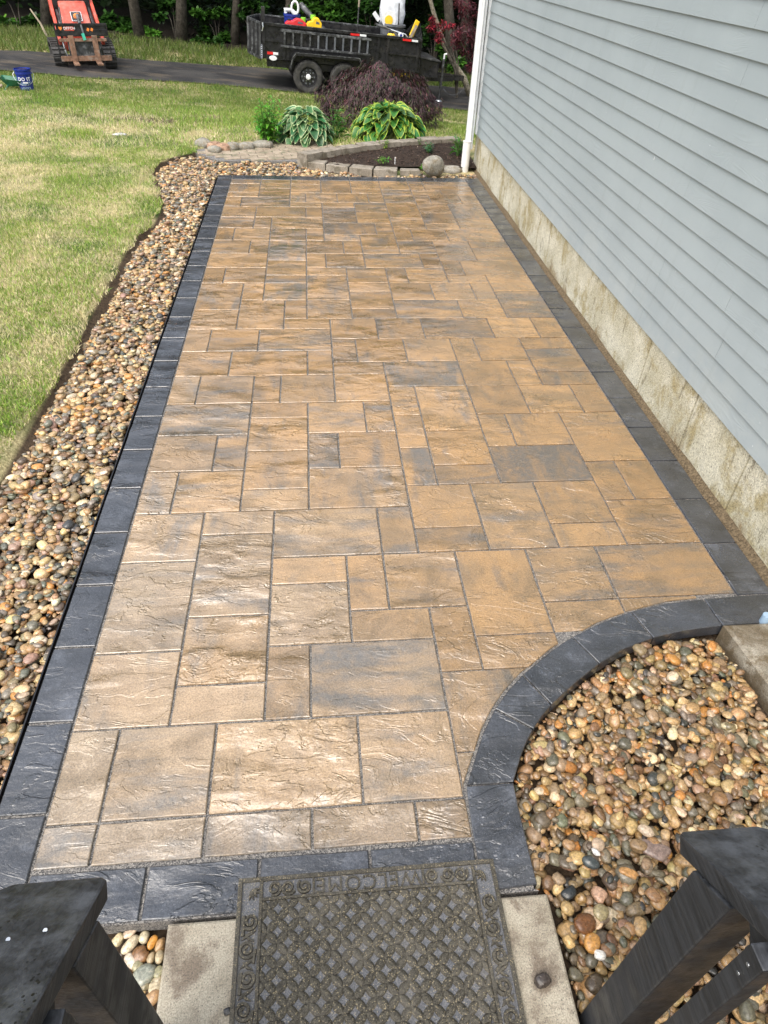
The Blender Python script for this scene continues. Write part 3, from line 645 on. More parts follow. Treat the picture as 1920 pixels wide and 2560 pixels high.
# ------------------------------------------------------------------ concrete slab, step block, mat
mb = MB(); mb.prism(sc2([(2.55, -7), (9.15, -7), (9.15, -1.89), (2.55, -1.86)]), -.12, .004, .006)
mb.build('concrete_slab', MT['slab'], label='worn beige broom-finished concrete slab under the doormat', cat='slab')
mb = MB(); mb.prism([(15.30 * U, 3.90 * U), (15.55 * U, 1.7 * U), (15.9 * U, -2.9 * U), (17.42 * U, -2.9 * U), (17.42 * U, 3.90 * U)][::-1], -.12, .016, .012)
mb.build('concrete_block', MT['block'], label='rough grey concrete step block between the curved border and the house wall', cat='block')
p = on_ground(*(960 + .5787 * 683, 1800 + .5787 * 1130), .012)
stone(p.x, p.y, .014, (.021, .016, .011), .5, (.045, .035, .03), 'single dark brown pebble lying on the slab to the right of the doormat', angular=3)
p = on_ground(*(.5787 * 985, 1950 + .5787 * 997), .01); stone(p.x, p.y, .008, (.011, .008, .004), .3, (.02, .02, .022), 'thin black stone chip on the slab touching the left edge of the doormat', angular=3)
# white pipe bracket by the block
br = on_ground(1915, 1545, .03); MB().lathe([(.0, .03), (.018, .03), (.018, -.02), (.0, -.02)], (0, 0, 0), 16).build('pipe_cap', MT['lt_blue'], None, (br.x + .005, br.y + .005, .012), label='small pale blue pipe cap behind the concrete block at the right edge', cat='pipe')

MX0, MX1, MY1 = 3.69 * U, 8.30 * U, -1.24 * U; MW = MX1 - MX0; ML = .470; MY0 = MY1 - ML
mat_o = empty('doormat', ((MX0 + MX1) / 2, (MY0 + MY1) / 2, .004), .0, 'brown and grey rubber doormat with a lattice pattern, scrolls and the word WELCOME', 'doormat')
hw, hl = MW / 2, ML / 2
MB().box((0, 0, .003), (MW, ML, .006)).build('base', MT['mat_base'], mat_o, bevel=.002)
mb = MB(); fw = .013; zt = .0125
def slabbar(mb, x0, y0, x1, y1, h=.0075, z=.0055, w_=None):
    mb.box(((x0 + x1) / 2, (y0 + y1) / 2, z + h / 2), (abs(x1 - x0), abs(y1 - y0), h))
BW = .072; TB = .066
slabbar(mb, -hw + .001, -hl + .001, -hw + fw, hl - .001); slabbar(mb, hw - fw, -hl + .001, hw - .001, hl - .001)
slabbar(mb, -hw + fw, hl - fw, hw - fw, hl - .001); slabbar(mb, -hw + fw, -hl + .001, hw - fw, -hl + fw)
slabbar(mb, -hw + BW - .009, -hl + fw, -hw + BW, hl - fw); slabbar(mb, hw - BW, -hl + fw, hw - BW + .009, hl - fw)
slabbar(mb, -hw + BW, hl - TB, hw - BW, hl - TB + .008); slabbar(mb, -hw + BW, -hl + TB - .008, hw - BW, -hl + TB)
slabbar(mb, -.165, hl - TB + .008, -.158, hl - fw); slabbar(mb, .158, hl - TB + .008, .165, hl - fw)
mb.build('border_frame', MT['mat_ridge'], mat_o, bevel=.0015)
# lattice of petals (circles overlapping on a lattice turned 45 degrees)
mb = MB(); pit = .0585; ix, iy = hw - BW, hl - TB
def petal(mb, cx, cy, ang, L, wd, h, zb=.0055, n=7):
    ca, sa = math.cos(ang), math.sin(ang); up = []; lo = []; mid = []
    pts = []
    for k in range(n):
        t = -1 + 2 * k / (n - 1); ww = wd * (1 - t * t) ** .75 / 2 + .0004; pts.append((t * L / 2, ww))
    vs = []
    for (u_, ww) in pts:
        for (v_, z_) in ((-ww, zb), (-ww * .8, zb + h * .75), (0, zb + h), (ww * .8, zb + h * .75), (ww, zb)):
            X_ = cx + u_ * ca - v_ * sa; Y_ = cy + u_ * sa + v_ * ca
            X_ = min(max(X_, -ix + .001), ix - .001); Y_ = min(max(Y_, -iy + .001), iy - .001)
            vs.append((X_, Y_, z_))
    fs = []
    for k in range(n - 1):
        for q in range(4): a = k * 5 + q; fs.append((a, a + 1, a + 6, a + 5))
    mb.add(vs, fs)
nxp = int(ix / pit) + 2; nyp = int(iy / pit) + 2
for i in range(-2 * nxp, 2 * nxp + 1):
    for j in range(-2 * nyp, 2 * nyp + 1):
        if (i + j) % 2 == 0: continue
        # petal centres lie on the edges of the diamond lattice
for i in range(-nxp, nxp + 1):
    for j in range(-nyp, nyp + 1):
        for (ox, oy, sgn) in ((.25, .25, -1), (.75, .25, 1), (.25, .75, 1), (.75, .75, -1)):
            cx = (i + ox) * pit; cy = (j + oy) * pit
            if abs(cx) > ix + .006 or abs(cy) > iy + .006: continue
            petal(mb, cx, cy, sgn * math.pi / 4, pit * .76, pit * .41, .0068)
mb.build('lattice', MT['mat_ridge'], mat_o, smooth=True)
def ribbon(mb, pts, wd, h=.006, zb=.0055):
    vs = []; n = len(pts)
    for i, p in enumerate(pts):
        t = Vector(pts[min(i + 1, n - 1)]) - Vector(pts[max(i - 1, 0)]); t = t.normalized() if t.length > 0 else Vector((1, 0)); nn = Vector((-t.y, t.x))
        w2 = (wd[i] if hasattr(wd, '__len__') else wd) / 2; p = Vector(p)
        for s, z_ in ((-1, zb), (-.7, zb + h + .0014 * i / n), (.7, zb + h + .0014 * i / n), (1, zb)): q = p + nn * s * w2; vs.append((q.x, q.y, z_))
    mb.add(vs, [(i * 4 + k, i * 4 + k + 1, i * 4 + k + 5, i * 4 + k + 4) for i in range(n - 1) for k in range(3)] + [(0, 1, 2, 3), (4 * n - 4, 4 * n - 3, 4 * n - 2, 4 * n - 1)])
def volute(cx, cy, r, turns, a0, dirn, tail=None):
    pts = []; n = int(26 * turns)
    for k in range(n + 1):
        t = k / n; rr = r * (.16 + .84 * t); a = a0 + dirn * (turns * 2 * math.pi) * t; pts.append((cx + rr * math.cos(a), cy + rr * math.sin(a)))
    if tail: pts.append(tail)
    return pts
mb = MB()
ty = hl - TB / 2 - .002
for sx in (-1, 1):
    for k, (dx, sg) in enumerate(((.185, 1), (.232, -1), (.272, 1))):
        mb = MB(); ribbon(mb, volute(sx * (dx + .003), ty, .0205, 1.7, .4 + k, sx * sg), .0088); mb.build('scroll', MT['mat_ridge'], mat_o)
    for y_ in (hl - TB / 2 - .003,):
        mb = MB()
        for k in range(5):   # corner leaf
            a = math.pi / 2 * k / 4 + (0 if sx < 0 else math.pi / 2)
            a = math.atan2(-(1), -sx) + (k - 2) * .45
            petal_c = (sx * (hw - BW / 2 - .002) + math.cos(a) * .014, hl - TB / 2 - .002 + math.sin(a) * .014)
            c_, s_ = math.cos(a), math.sin(a)
            ribbon(mb, [(petal_c[0] - c_ * .012, petal_c[1] - s_ * .012), petal_c, (petal_c[0] + c_ * .013, petal_c[1] + s_ * .013)], [.003, .010, .002])
        mb.build('corner_leaf', MT['mat_ridge'], mat_o)
    for k, yy in enumerate((.118, .050, -.020, -.090, -.160)):
        xx = sx * (hw - BW / 2 - .002); sg = 1 if k % 2 == 0 else -1
        mb = MB(); ribbon(mb, volute(xx + sg * .003, yy, .0235, 1.8, 1.2, sg * sx, (xx - sg * .016, yy - .036)), .0095)
        ribbon(mb, [(xx - .018, yy - .046), (xx - .006, yy - .036), (xx + .010, yy - .028), (xx + .020, yy - .022)], [.002, .011, .009, .002], .0048)
        ribbon(mb, [(xx + .016, yy - .050), (xx + .002, yy - .044), (xx - .012, yy - .030)], [.002, .009, .002], .0053); mb.build('scroll', MT['mat_ridge'], mat_o)
def text_mesh(body, size, depth, m, bold=0.0, xscale=1.0):
    cu = bpy.data.curves.new('lettering', 'FONT'); cu.body = body; cu.size = size; cu.extrude = depth; cu.offset = bold; cu.align_x = 'CENTER'; cu.align_y = 'CENTER'; cu.resolution_u = 3
    cu.space_character = 1.08
    o = bpy.data.objects.new('t', cu); COL.objects.link(o); bpy.context.view_layer.update()
    me = bpy.data.meshes.new_from_object(o.evaluated_get(bpy.context.evaluated_depsgraph_get())); bpy.data.objects.remove(o); bpy.data.curves.remove(cu)
    me.materials.clear(); me.materials.append(m)
    if xscale != 1: me.transform(Matrix.Diagonal((xscale, 1, 1, 1)))
    me.name = 'lettering'; return me
link('lettering', text_mesh('WELCOME', .058, .0036, MT['mat_ridge'], 0, 1.06), mat_o, (0, hl - TB / 2 - .002, .0088), (0, 0, math.pi))

# ------------------------------------------------------------------ stair railings
ang = math.radians(38.8)
def railing(side, px0, label):
    """post outer corner x = px0, post spans 89 mm away from the stair's centre"""
    x0, x1 = (px0 - .089, px0) if side < 0 else (px0, px0 + .089)
    y0, y1 = -.685, -.596; xc = (x0 + x1) / 2
    r = empty('stair_railing', (xc, -.64, -.1), 0, label, 'railing')
    L = lambda x, y, z: (x - xc, y + .64, z + .1)
    zt = lambda y: .940 - (y - y0) * math.tan(ang)       # underside of the handrail
    mb = MB(); vs = [L(x, y, -.12) for x, y in ((x0, y0), (x1, y0), (x1, y1), (x0, y1))] + [L(x, y, zt(y) - .001) for x, y in ((x0, y0), (x1, y0), (x1, y1), (x0, y1))]
    mb.add(vs, [(3, 2, 1, 0), (4, 5, 6, 7), (0, 1, 5, 4), (1, 2, 6, 5), (2, 3, 7, 6), (3, 0, 4, 7)]); mb.build('newel_post', MT['wood'], r, bevel=.004)
    # handrail: plank with clipped corners, local plane tilted
    hwid = .089; tip = -.505 if side > 0 else -.53; tip = -.545
    inner_ = px0 + (-.002 if side < 0 else .006); outer_ = inner_ + side * .20
    a_, b_ = sorted((inner_, outer_)); back = 2.0
    poly = [(a_, -back), (b_, -back), (b_, -.028), (b_ - .034, 0), (a_ + .034, 0), (a_, -.028)] if False else [(a_, -back), (b_, -back), (b_, -.035), (b_ - .04, -.002), (a_ + .012, 0), (a_, -.012)]
    if side < 0: poly = [(a_, -back), (b_, -back), (b_, -.012), (b_ - .012, 0), (a_ + .04, -.002), (a_, -.035)]
    R = Matrix.Rotation(-ang, 4, 'X'); base = Vector((0, tip, zt(tip)))
    mb = MB(); mb.prism(poly, 0, .038)
    mb.v = [tuple(Vector(L(*(base + R @ Vector(v))))) for v in mb.v]
    mb.build('handrail', MT['wood'], r, bevel=.005)
    # sub rail under the handrail
    mb = MB(); mb.prism([(xc - .019, -1.7), (xc + .019, -1.7), (xc + .019, -.19), (xc - .019, -.19)], -.085, -.002)
    mb.v = [tuple(Vector(L(*(base + R @ Vector(v))))) for v in mb.v]; mb.build('sub_rail', MT['wood'], r, bevel=.003)
    for k in range(4):
        yb = -.765 - .125 * k; bx = xc - side * .019 - side * .0195
        mb = MB(); mb.box((0, 0, 0), (.038, .038, 1.05)); mb.build('baluster', MT['wood'], r, L(bx, yb, zt(yb) - .55), bevel=.003)
        for dz in (-.06, -.1): MB().lathe([(.0, 0), (.0035, 0), (.004, .002)], (0, 0, 0), 8, 'x').build('screw', MT['steel'], r, L(bx - side * .0195, yb, zt(yb) + dz))
    for (sx_, sy_) in (((.052, -.145), (.10, -.16)) if side < 0 else ()):
        p = base + R @ Vector((inner_ + side * sx_, sy_, .0385)); MB().lathe([(.0, .0008), (.0034, .0008), (.004, -.001)], (0, 0, 0), 10).build('screw', MT['steel'], r, L(*p))
    return r
railing(-1, .495, 'black stained stair handrail and newel post at the lower left with two screw heads')
railing(1, 1.53, 'black stained stair handrail, post and baluster at the lower right with water drops on top')

# ------------------------------------------------------------------ house
XF = 2.882; YC = 7.96; ZS = .368; EXP = .1078; YB = -5.0
house = empty('house', (XF, YC, 0), 0, 'house side wall with pale blue-grey lap siding above a stained concrete foundation', 'house')
def HL(x, y, z): return (x - XF, y - YC, z)
found = MB().box(HL(XF + .16, (YC + YB) / 2, .14), (.30, YC - YB - .02, .52)).build('foundation', MT['found'], house)
joints = [YC]
for zx, zy in ((400, 180), (560, 420), (800, 700), (1020, 950), (1285, 1270)):
    joints.append(on_x(1140 + .1688 * zx, 300 + .1688 * zy, XF).y)
for q in ((1632, 850), (1746, 991), (1855, 1185)): joints.append(on_x(q[0], q[1], XF).y)
y_ = joints[-1]
while y_ > YB: y_ -= .61; joints.append(y_)
for a, b in zip(joints[:-1], joints[1:]):
    dz = random.uniform(-.0015, .0015)
    MB().box(HL(XF + .004 + dz, (a + b) / 2, .14), (.012, abs(a - b) - .014, .51)).build('concrete_panel', MT['found'], found)
# end wall seen from the far side
body = MB().box(HL(XF + 4.03, (YC + YB) / 2 - .03, 3.2), (8.0, YC - YB - .06, 5.6)); body.build('wall_body', MT['siding'], house)
rf = MB(); y0_, y1_ = YB - .4, YC + .4
rf.add([HL(XF - .45, y0_, 5.9), HL(XF - .45, y1_, 5.9), HL(XF + 4, y1_, 8.2), HL(XF + 4, y0_, 8.2), HL(XF + 8.5, y0_, 5.9), HL(XF + 8.5, y1_, 5.9)], [(0, 1, 2, 3), (3, 2, 5, 4), (0, 4, 5, 1), (0, 3, 4), (1, 5, 2)])
rf.build('roof', MT['roofing'], house)
def lap(mb, ya, yb, z):
    # a thin wedge: 12 mm proud at the bottom, tucked in at the top
    x_b, x_t = XF - .021, XF - .008; t = .009; zb, zt_ = z, z + EXP + .02
    vs = []
    for y in (ya, yb): vs += [HL(x_b, y, zb), HL(x_b + t, y, zb), HL(x_t + .006, y, zt_), HL(x_t, y, zt_)]
    mb.add(vs, [(0, 1, 2, 3), (7, 6, 5, 4), (0, 4, 5, 1), (1, 5, 6, 2), (2, 6, 7, 3), (3, 7, 4, 0)])
ncs = 24; nails = MB()
for k in range(ncs):
    z = ZS + k * EXP; y = YC - .095; first = random.uniform(.6, 3.6)
    while y > YB:
        L_ = first if first else 3.66; first = 0; yb = max(y - L_, YB)
        lap(mb_ := MB(), yb + .0012, y - .0012, z)
        mb_.build('siding_board', MT['siding'], house)
        yy = y - .02
        while yy > yb:
            nails.lathe([(.0, -.0008), (.0028, -.0006), (.003, .001)], HL(XF - .0195, yy, z + .018), 6, 'x'); yy -= .405
        y = yb
nails.build('nail_heads', MT['siding'], house, kind='stuff')
up = MB()
for k in range(ncs, 50): lap(up, YB, YC - .095, ZS + k * EXP)
up.build('upper_siding', MT['siding'], house)
MB().box(HL(XF - .008, YC - .047, ZS + 2.75), (.044, .09, 5.5)).build('corner_trim', MT['white'], house, bevel=.003)
MB().box(HL(XF + .08, YC + .008, ZS + 2.75), (.12, .018, 5.5)).build('corner_trim', MT['white'], house, bevel=.003)
# marks of white paint flakes on a board
for q in ((1517, 202), (1530, 207), (1634, 396)):
    p = on_x(q[0], q[1], XF - .021); MB().box((0, 0, 0), (.002, .004, .014)).build('paint_chip', MT['white'], house, HL(p.x + .004, p.y, p.z))
# downspout
dp = on_ground(1160, 428, .0); DX, DY = dp.x, dp.y + .03
ds = MB(); prof = []
for k in range(32):
    a = k * 2 * math.pi / 32; c_, s_ = math.cos(a), math.sin(a); r = 1 / (abs(c_) ** 6 + abs(s_) ** 6) ** (1 / 6); rr = 1 - .07 * (math.cos(a * 8) > .2)
    prof.append((c_ * r * .031 * rr, s_ * r * .041 * rr))
ds.prism(prof, .30, 5.8)
dso = ds.build('downspout', MT['white'], house, HL(DX + .02, DY + .01, 0))
bt = MB(); bt.lathe([(.047, 0), (.047, .345), (.052, .345), (.052, .352), (.036, .352), (.036, .2)], (0, 0, 0), 28); bt.build('drain_boot', MT['pvc'], dso, (-.01, -.01, -.03), smooth=False)
MB().box((.045, 0, 2.6), (.10, .10, .03)).build('strap', MT['white'], dso)
MB().box(HL(XF - .05, YC - .02, 1.0), (.012, .05, 1.6)).build('cable_cover', MT['white'], house)
# earth line along the foundation
mb = MB(); n_ = 170
vs = []
for k in range(n_):
    y = YB + (YC - YB) * k / (n_ - 1); wv = .010 + .018 * float(fbm(y, 0, 2.5, 9)); vs += [(17.23 * U, y, -.012), (XF - .012, y, -.004 + wv * .4), (XF + .002, y, wv)]
mb.add(vs, [(3 * k + a, 3 * k + a + 1, 3 * k + a + 4, 3 * k + a + 3) for k in range(n_ - 1) for a in (0, 1)])
mb.build('soil_strip', soil_mat('wall_soil', (.05, .035, .02), (.20, .15, .09), 90, .01), kind='structure')

# ------------------------------------------------------------------ grass
def blades(name, x, y, z, L, wd, col, label, seg2):
    n = len(x); a = RNG.uniform(0, 2 * np.pi, n); ln = RNG.normal(.55, .3, n); b = a + RNG.normal(0, 1.2, n)
    dx, dy = np.cos(b) * ln * L, np.sin(b) * ln * L; wx, wy = np.cos(a) * wd / 2, np.sin(a) * wd / 2
    hz = L * np.clip(1 - .35 * np.abs(ln), .3, 1)
    o = np.stack([x, y, z], 1)
    def P(ax, ay, az): return o + np.stack([ax, ay, az], 1)
    if seg2:
        V = np.stack([P(-wx, -wy, 0 * L), P(wx, wy, 0 * L), P(dx * .35 - wx * .8, dy * .35 - wy * .8, hz * .6), P(dx * .35 + wx * .8, dy * .35 + wy * .8, hz * .6), P(dx, dy, hz)], 1); k = 5
        f = np.array([(0, 1, 3), (0, 3, 2), (2, 3, 4)])
    else:
        V = np.stack([P(-wx, -wy, 0 * L), P(wx, wy, 0 * L), P(dx, dy, hz)], 1); k = 3; f = np.array([(0, 1, 2)])
    F = (f[None] + (np.arange(n) * k)[:, None, None]).reshape(-1, 3)
    return link(name, np_mesh(name, V.reshape(-1, 3), F, MT['grass'], np.repeat(col, k, 0)), kind='stuff', label=label, cat='grass')
LAWN = sc2(EDGE) + [(-.55, 8.62), (-.25, 8.96), (.2, 9.2), (.6, 9.27), (1.05, 9.15), (1.4, 8.64), (1.8, 8.76), (2.4, 8.97), (2.95, 9.05), (6, 9.05), (6, 16)] + [(x, y) for x, y in NEAR_EDGE[::-1] if -12 <= x <= 5] + [(-12, -2)]
def green_amount(x, y):
    g = .22 + 1.0 * (fbm(x, y, .75, 11) - .5) + 1.3 * (fbm(x, y, 2.6, 15) - .5) + .6 * (fbm(x, y, 8, 19) - .5)
    g = g + .75 * np.clip((y - 9.8) / 3.0, 0, 1) + .6 * np.clip((x + 1.4) / 1.5, 0, 1) * np.clip((y - 6.5) / 2, 0, 1) + .20 * np.clip((4.2 - y) / 3, 0, 1)
    g = g + .22 * np.exp(-((x + .95) / .28) ** 2) * (y < 8)
    g = g + 1.3 * np.exp(-(((x + 2.0) / .28) ** 2 + ((y - 9.15) / .2) ** 2))
    return np.clip(g, .03, .97)
def lawn(n, y0, y1, x0, x1, L0, wd, seg2, label, poly=LAWN):
    x = RNG.uniform(x0, x1, n); y = RNG.uniform(y0, y1, n); m = inpoly(x - .03 + .06 * vnoise(x * 0, y, 7, 3) - .02 * RNG.random(n), y, poly)
    # inside the camera's field, with a margin
    vx, vy, vz = x - CAM.x, y - CAM.y, -CAM.z
    cx = RX.x * vx + RX.y * vy + RX.z * vz; cz = RZ.x * vx + RZ.y * vy + RZ.z * vz; m &= (cx / np.maximum(cz, .1) * 1699.8 + 960) > -900
    bare = fbm(x, y, 1.9, 31); m &= (bare < .70) | (RNG.random(n) < .3)
    x, y = x[m], y[m]; g = green_amount(x, y) if poly is LAWN else np.full(len(x), .95); k = len(x); isg = RNG.random(k) < g
    gc = np.array([(.165, .300, .045)]) * RNG.uniform(.6, 1.5, (k, 1)) + np.array([(.06, .03, 0.0)]) * RNG.random((k, 1))
    sc_ = np.array([(.74, .66, .40)]) * RNG.uniform(.55, 1.2, (k, 1)); yg = np.array([(.42, .46, .14)]) * RNG.uniform(.6, 1.25, (k, 1))
    r = RNG.random(k); col = np.where(isg[:, None], np.where((r < .32)[:, None], yg, gc), np.where((r < .14)[:, None], yg, sc_))
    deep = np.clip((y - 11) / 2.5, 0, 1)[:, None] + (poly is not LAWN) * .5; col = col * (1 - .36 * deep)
    L = L0 * RNG.uniform(.55, 1.35, k) * (1 + .5 * np.where(isg, .5, 0)) * (1 + .9 * np.exp(-(((x + 2.0) / .28) ** 2 + ((y - 9.15) / .2) ** 2)))
    z = terr_np(x, y) - .004
    return blades('grass', x, y, z, L, wd * RNG.uniform(.7, 1.3, k), col, label, seg2)
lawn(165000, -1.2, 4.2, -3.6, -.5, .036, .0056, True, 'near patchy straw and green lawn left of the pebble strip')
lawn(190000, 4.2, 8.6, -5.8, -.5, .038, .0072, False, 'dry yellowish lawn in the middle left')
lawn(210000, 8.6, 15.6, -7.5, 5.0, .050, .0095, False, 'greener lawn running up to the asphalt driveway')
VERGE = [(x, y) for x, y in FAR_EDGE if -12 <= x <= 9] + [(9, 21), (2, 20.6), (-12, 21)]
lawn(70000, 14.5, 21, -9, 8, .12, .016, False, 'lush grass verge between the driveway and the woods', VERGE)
# thin line of gravel crumbs at the verge
# ------------------------------------------------------------------ raised bed, walkway, rocks
mulch = MB(); pl = BEDPOLY; 
xs_ = np.linspace(4.4 * U, 17.5 * U, 60); ys_ = np.linspace(46.8 * U, 55.8 * U, 44); XX, YY = np.meshgrid(xs_, ys_)
ZZ = .035 + .02 * fbm(XX, YY, 9, 4) + .045 * np.clip((YY - 7.9) / 1.0, 0, 1)
V = np.stack([XX, YY, ZZ], -1).reshape(-1, 3); ii = (np.arange(43)[:, None] * 60 + np.arange(59)[None]).ravel(); F = np.stack([ii, ii + 1, ii + 61, ii + 60], 1)
cen = V[F].mean(1); F = F[inpoly(cen[:, 0], cen[:, 1], BEDPOLY)]
link('garden_soil', np_mesh('garden_soil', V, F, MT['mulch'], smooth=True), kind='structure')
# bark crumbs
k = 2600; x = RNG.uniform(4.6 * U, 17.4 * U, k); y = RNG.uniform(47 * U, 55.5 * U, k); m = inpoly(x, y, BEDPOLY); x, y = x[m], y[m]; k = len(x)
z = .05 + .045 * np.clip((y - 7.9), 0, 1); a = RNG.uniform(0, 6.28, k); s = RNG.uniform(.006, .02, k)
Vq = np.stack([np.stack([x + np.cos(a + t) * s * (1 if i % 2 else .45), y + np.sin(a + t) * s * (1 if i % 2 else .45), z + RNG.uniform(-.004, .01, k)], 1) for i, t in enumerate((0, 1.57, 3.14, 4.71))], 1)
cc = np.array([(.05, .03, .02)]) * RNG.uniform(.3, 2.2, (k, 1)); pale = RNG.random(k) < .03; cc[pale] = (.35, .28, .22)
link('bark_mulch', np_mesh('bark_mulch', Vq.reshape(-1, 3), np.arange(4 * k).reshape(-1, 4), MT['leaf_dark'], np.repeat(cc, 4, 0)), kind='stuff', label='dark bark mulch crumbs covering the raised flower bed', cat='mulch')
def polyline_pts(px_list, z): return [on_ground(a, b, z) for a, b in px_list]
def resample(pts, step):
    out = [pts[0].copy()]; acc = 0
    L = [0]; 
    for a, b in zip(pts[:-1], pts[1:]): L.append(L[-1] + (b - a).length)
    n = max(1, round(L[-1] / step))
    for i in range(1, n + 1):
        d = L[-1] * i / n
        for k in range(len(L) - 1):
            if d <= L[k + 1] + 1e-9: t = (d - L[k]) / (L[k + 1] - L[k]); out.append(pts[k].lerp(pts[k + 1], t)); break
    return out
def block_row(root, pts, step, depth, h, zb, m, name='wall_block', side=1):
    P = resample(pts, step)
    for a, b in zip(P[:-1], P[1:]):
        d = (b - a); L_ = d.length; rz = math.atan2(d.y, d.x) + random.uniform(-.03, .03); c = (a + b) / 2
        w0 = L_ / 2 - .008; w1 = w0 * .95
        mb = MB(); poly = [(-w0, -depth / 2), (w0, -depth / 2), (w1, depth / 2), (-w1, depth / 2)]
        mb.prism(poly, 0, h, .008)
        mb.build(name, m, root, (c.x - root.location.x, c.y - root.location.y, zb + random.uniform(-.006, .006)), ).rotation_euler = (random.uniform(-.03, .03), random.uniform(-.02, .02), rz)
wl = empty('retaining_wall', (1.5, 8.8, 0), 0, 'curved low retaining wall of tan concrete blocks behind the mulch bed', 'garden wall')
back = [on_ground(560 + .3858 * a, .3858 * b, .13) for a, b in ((500, 1000), (560, 985), (640, 968), (740, 953), (830, 940), (920, 928), (1020, 920), (1110, 912), (1200, 902), (1300, 898), (1400, 893), (1500, 890))]
back += [Vector((2.87, back[-1].y + .02, .13))]
block_row(wl, back, .30, .17, .16, -.03, MT['wall_block'])
fr = empty('bed_edging', (1.5, 7.8, 0), 0, 'front row of sloping tan paving blocks edging the mulch bed beside the pebbles', 'garden edging')
front = [on_ground(560 + .3858 * a, .3858 * b, .07) for a, b in ((520, 1030), (600, 1035), (680, 1045), (790, 1058), (910, 1072), (1060, 1082), (1130, 1086))]
block_row(fr, front, .29, .15, .085, -.03, MT['wall_block'], 'edging_block')
c = on_ground(560 + .3858 * 1205, .3858 * 1088, .06); mb = MB(); mb.prism([(-.12, -.05), (.12, -.05), (.11, .05), (-.11, .05)], 0, .075, .008); o = mb.build('edging_block', MT['wall_block'], fr, (c.x - 1.5, c.y - 7.8, -.03)); o.rotation_euler = (0, 0, -.03)
# walkway of small pavers laid in courses
wk = MB().prism([(x, y) for x, y in WALKPOLY][::-1], -.06, -.012).build('walkway', MT['sand'], kind='structure')
A0 = Vector((-3.3 * U, 51.4 * U)); 
cnt = 0
for row in range(14):
    for col_ in range(-4, 16):
        ox = (row % 2) * .10; lx = col_ * .205 + ox; ly = row * .105
        ca, sa = math.cos(.16), math.sin(.16); X_ = -.55 + lx * ca - ly * sa; Y_ = 8.02 + lx * sa + ly * ca + .035 * lx * lx
        if inpoly(np.array([X_]), np.array([Y_]), WALKPOLY)[0] and edge_dist(np.array([X_]), np.array([Y_]), list(WALKPOLY) + [WALKPOLY[0]])[0] > .045:
            mb = MB(); mb.prism([(-.0985, -.049), (.0985, -.049), (.0985, .049), (-.0985, .049)], -.05, 0, .004)
            o = mb.build('walkway_paver', MT['walk'], wk, (X_, Y_, random.uniform(-.003, .003))); o.rotation_euler = (0, 0, .16 + .07 * lx); cnt += 1
rocks = [(595 + 65, 238, .115, .07, MT['rock'], 'pale grey rounded field stone, leftmost of the row behind the walkway'), (775, 252, .10, .05, MT['rock_red'], 'reddish flat field stone right of the pale leftmost one'),
         (860, 272, .095, .055, MT['rock_red'], 'rust coloured stone between the reddish flat stone and a white one'), (958, 268, .105, .065, MT['rock'], 'whitish rounded field stone at the centre of the stone row'),
         (770, 290, .09, .04, MT['rock'], 'small grey flat stone lying in front of the reddish stone'), (1070, 258, .10, .05, MT['rock'], 'mossy grey stone right of the whitish centre stone'), (1240, 240, .15, .05, MT['rock'], 'wide flat grey slab stone beside the bright green leafy plant')]
for (zx, zy, a, h, m, lab) in rocks:
    p = on_ground(340 + .2532 * zx, 300 + .2532 * zy, .03); stone(p.x, p.y + .03, .02, (a, a * .65, h), random.uniform(-.4, .4), (1, 1, 1), lab, 'field_stone', m=m, sub=2, cat='rock')
p = on_ground(860 + .205 * 1090, 230 + .205 * 940, .08); stone(p.x, p.y + .06, .10, (.13, .09, .10), .3, (1, 1, 1), 'round speckled grey boulder at the front corner of the mulch bed', 'boulder', m=MT['rock'], sub=3, cat='boulder')
p = on_ground(860 + .205 * 1300, 230 + .205 * 940, .02); stone(p.x, p.y, .0, (.16, .09, .06), .1, (1, 1, 1), 'low flat half-buried stone between the boulder and the downspout', 'field_stone', m=MT['rock'], sub=2, cat='rock')
p = on_terr(340 + .2532 * 430 - 150, 338); stone(p.x, p.y, .01, (.09, .05, .018), .1, (.5, .5, .5), 'small pale stone fragment lying in the lawn by the green tuft', 'field_stone', sub=2, cat='rock')

# ------------------------------------------------------------------ leaves and plants
def leaf_mesh(name, m, L=1., wd=.6, fold=.12, droop=.25, cin=(.05, .13, .03), cedge=None, n=6, heart=0):
    """one leaf along +x with a mid rib, n stations, optional pale margin"""
    rows = []; cols = []
    for k in range(n + 1):
        t = k / n; ww = wd * .5 * math.sin(math.pi * min(t ** (.62 if heart else .85), 1)) ** (.8)
        if k == 0: ww = .02
        if k == n: ww = .004
        z = -droop * t * t; 
        for s in (-1, -.72, 0, .72, 1):
            rows.append((t * L, s * ww, z + fold * abs(s) * ww / max(wd, .01) + (0.02 * math.sin(t * 9 + s * 3))))
            e = abs(s) > .9 or k == n
            cols.append(cedge if (cedge is not None and e) else cin)
    F = []
    for k in range(n):
        for q in range(4): a = k * 5 + q; F.append((a, a + 5, a + 6, a + 1))
    me = np_mesh(name, np.array(rows), np.array(F), m, np.array(cols), smooth=True); return me
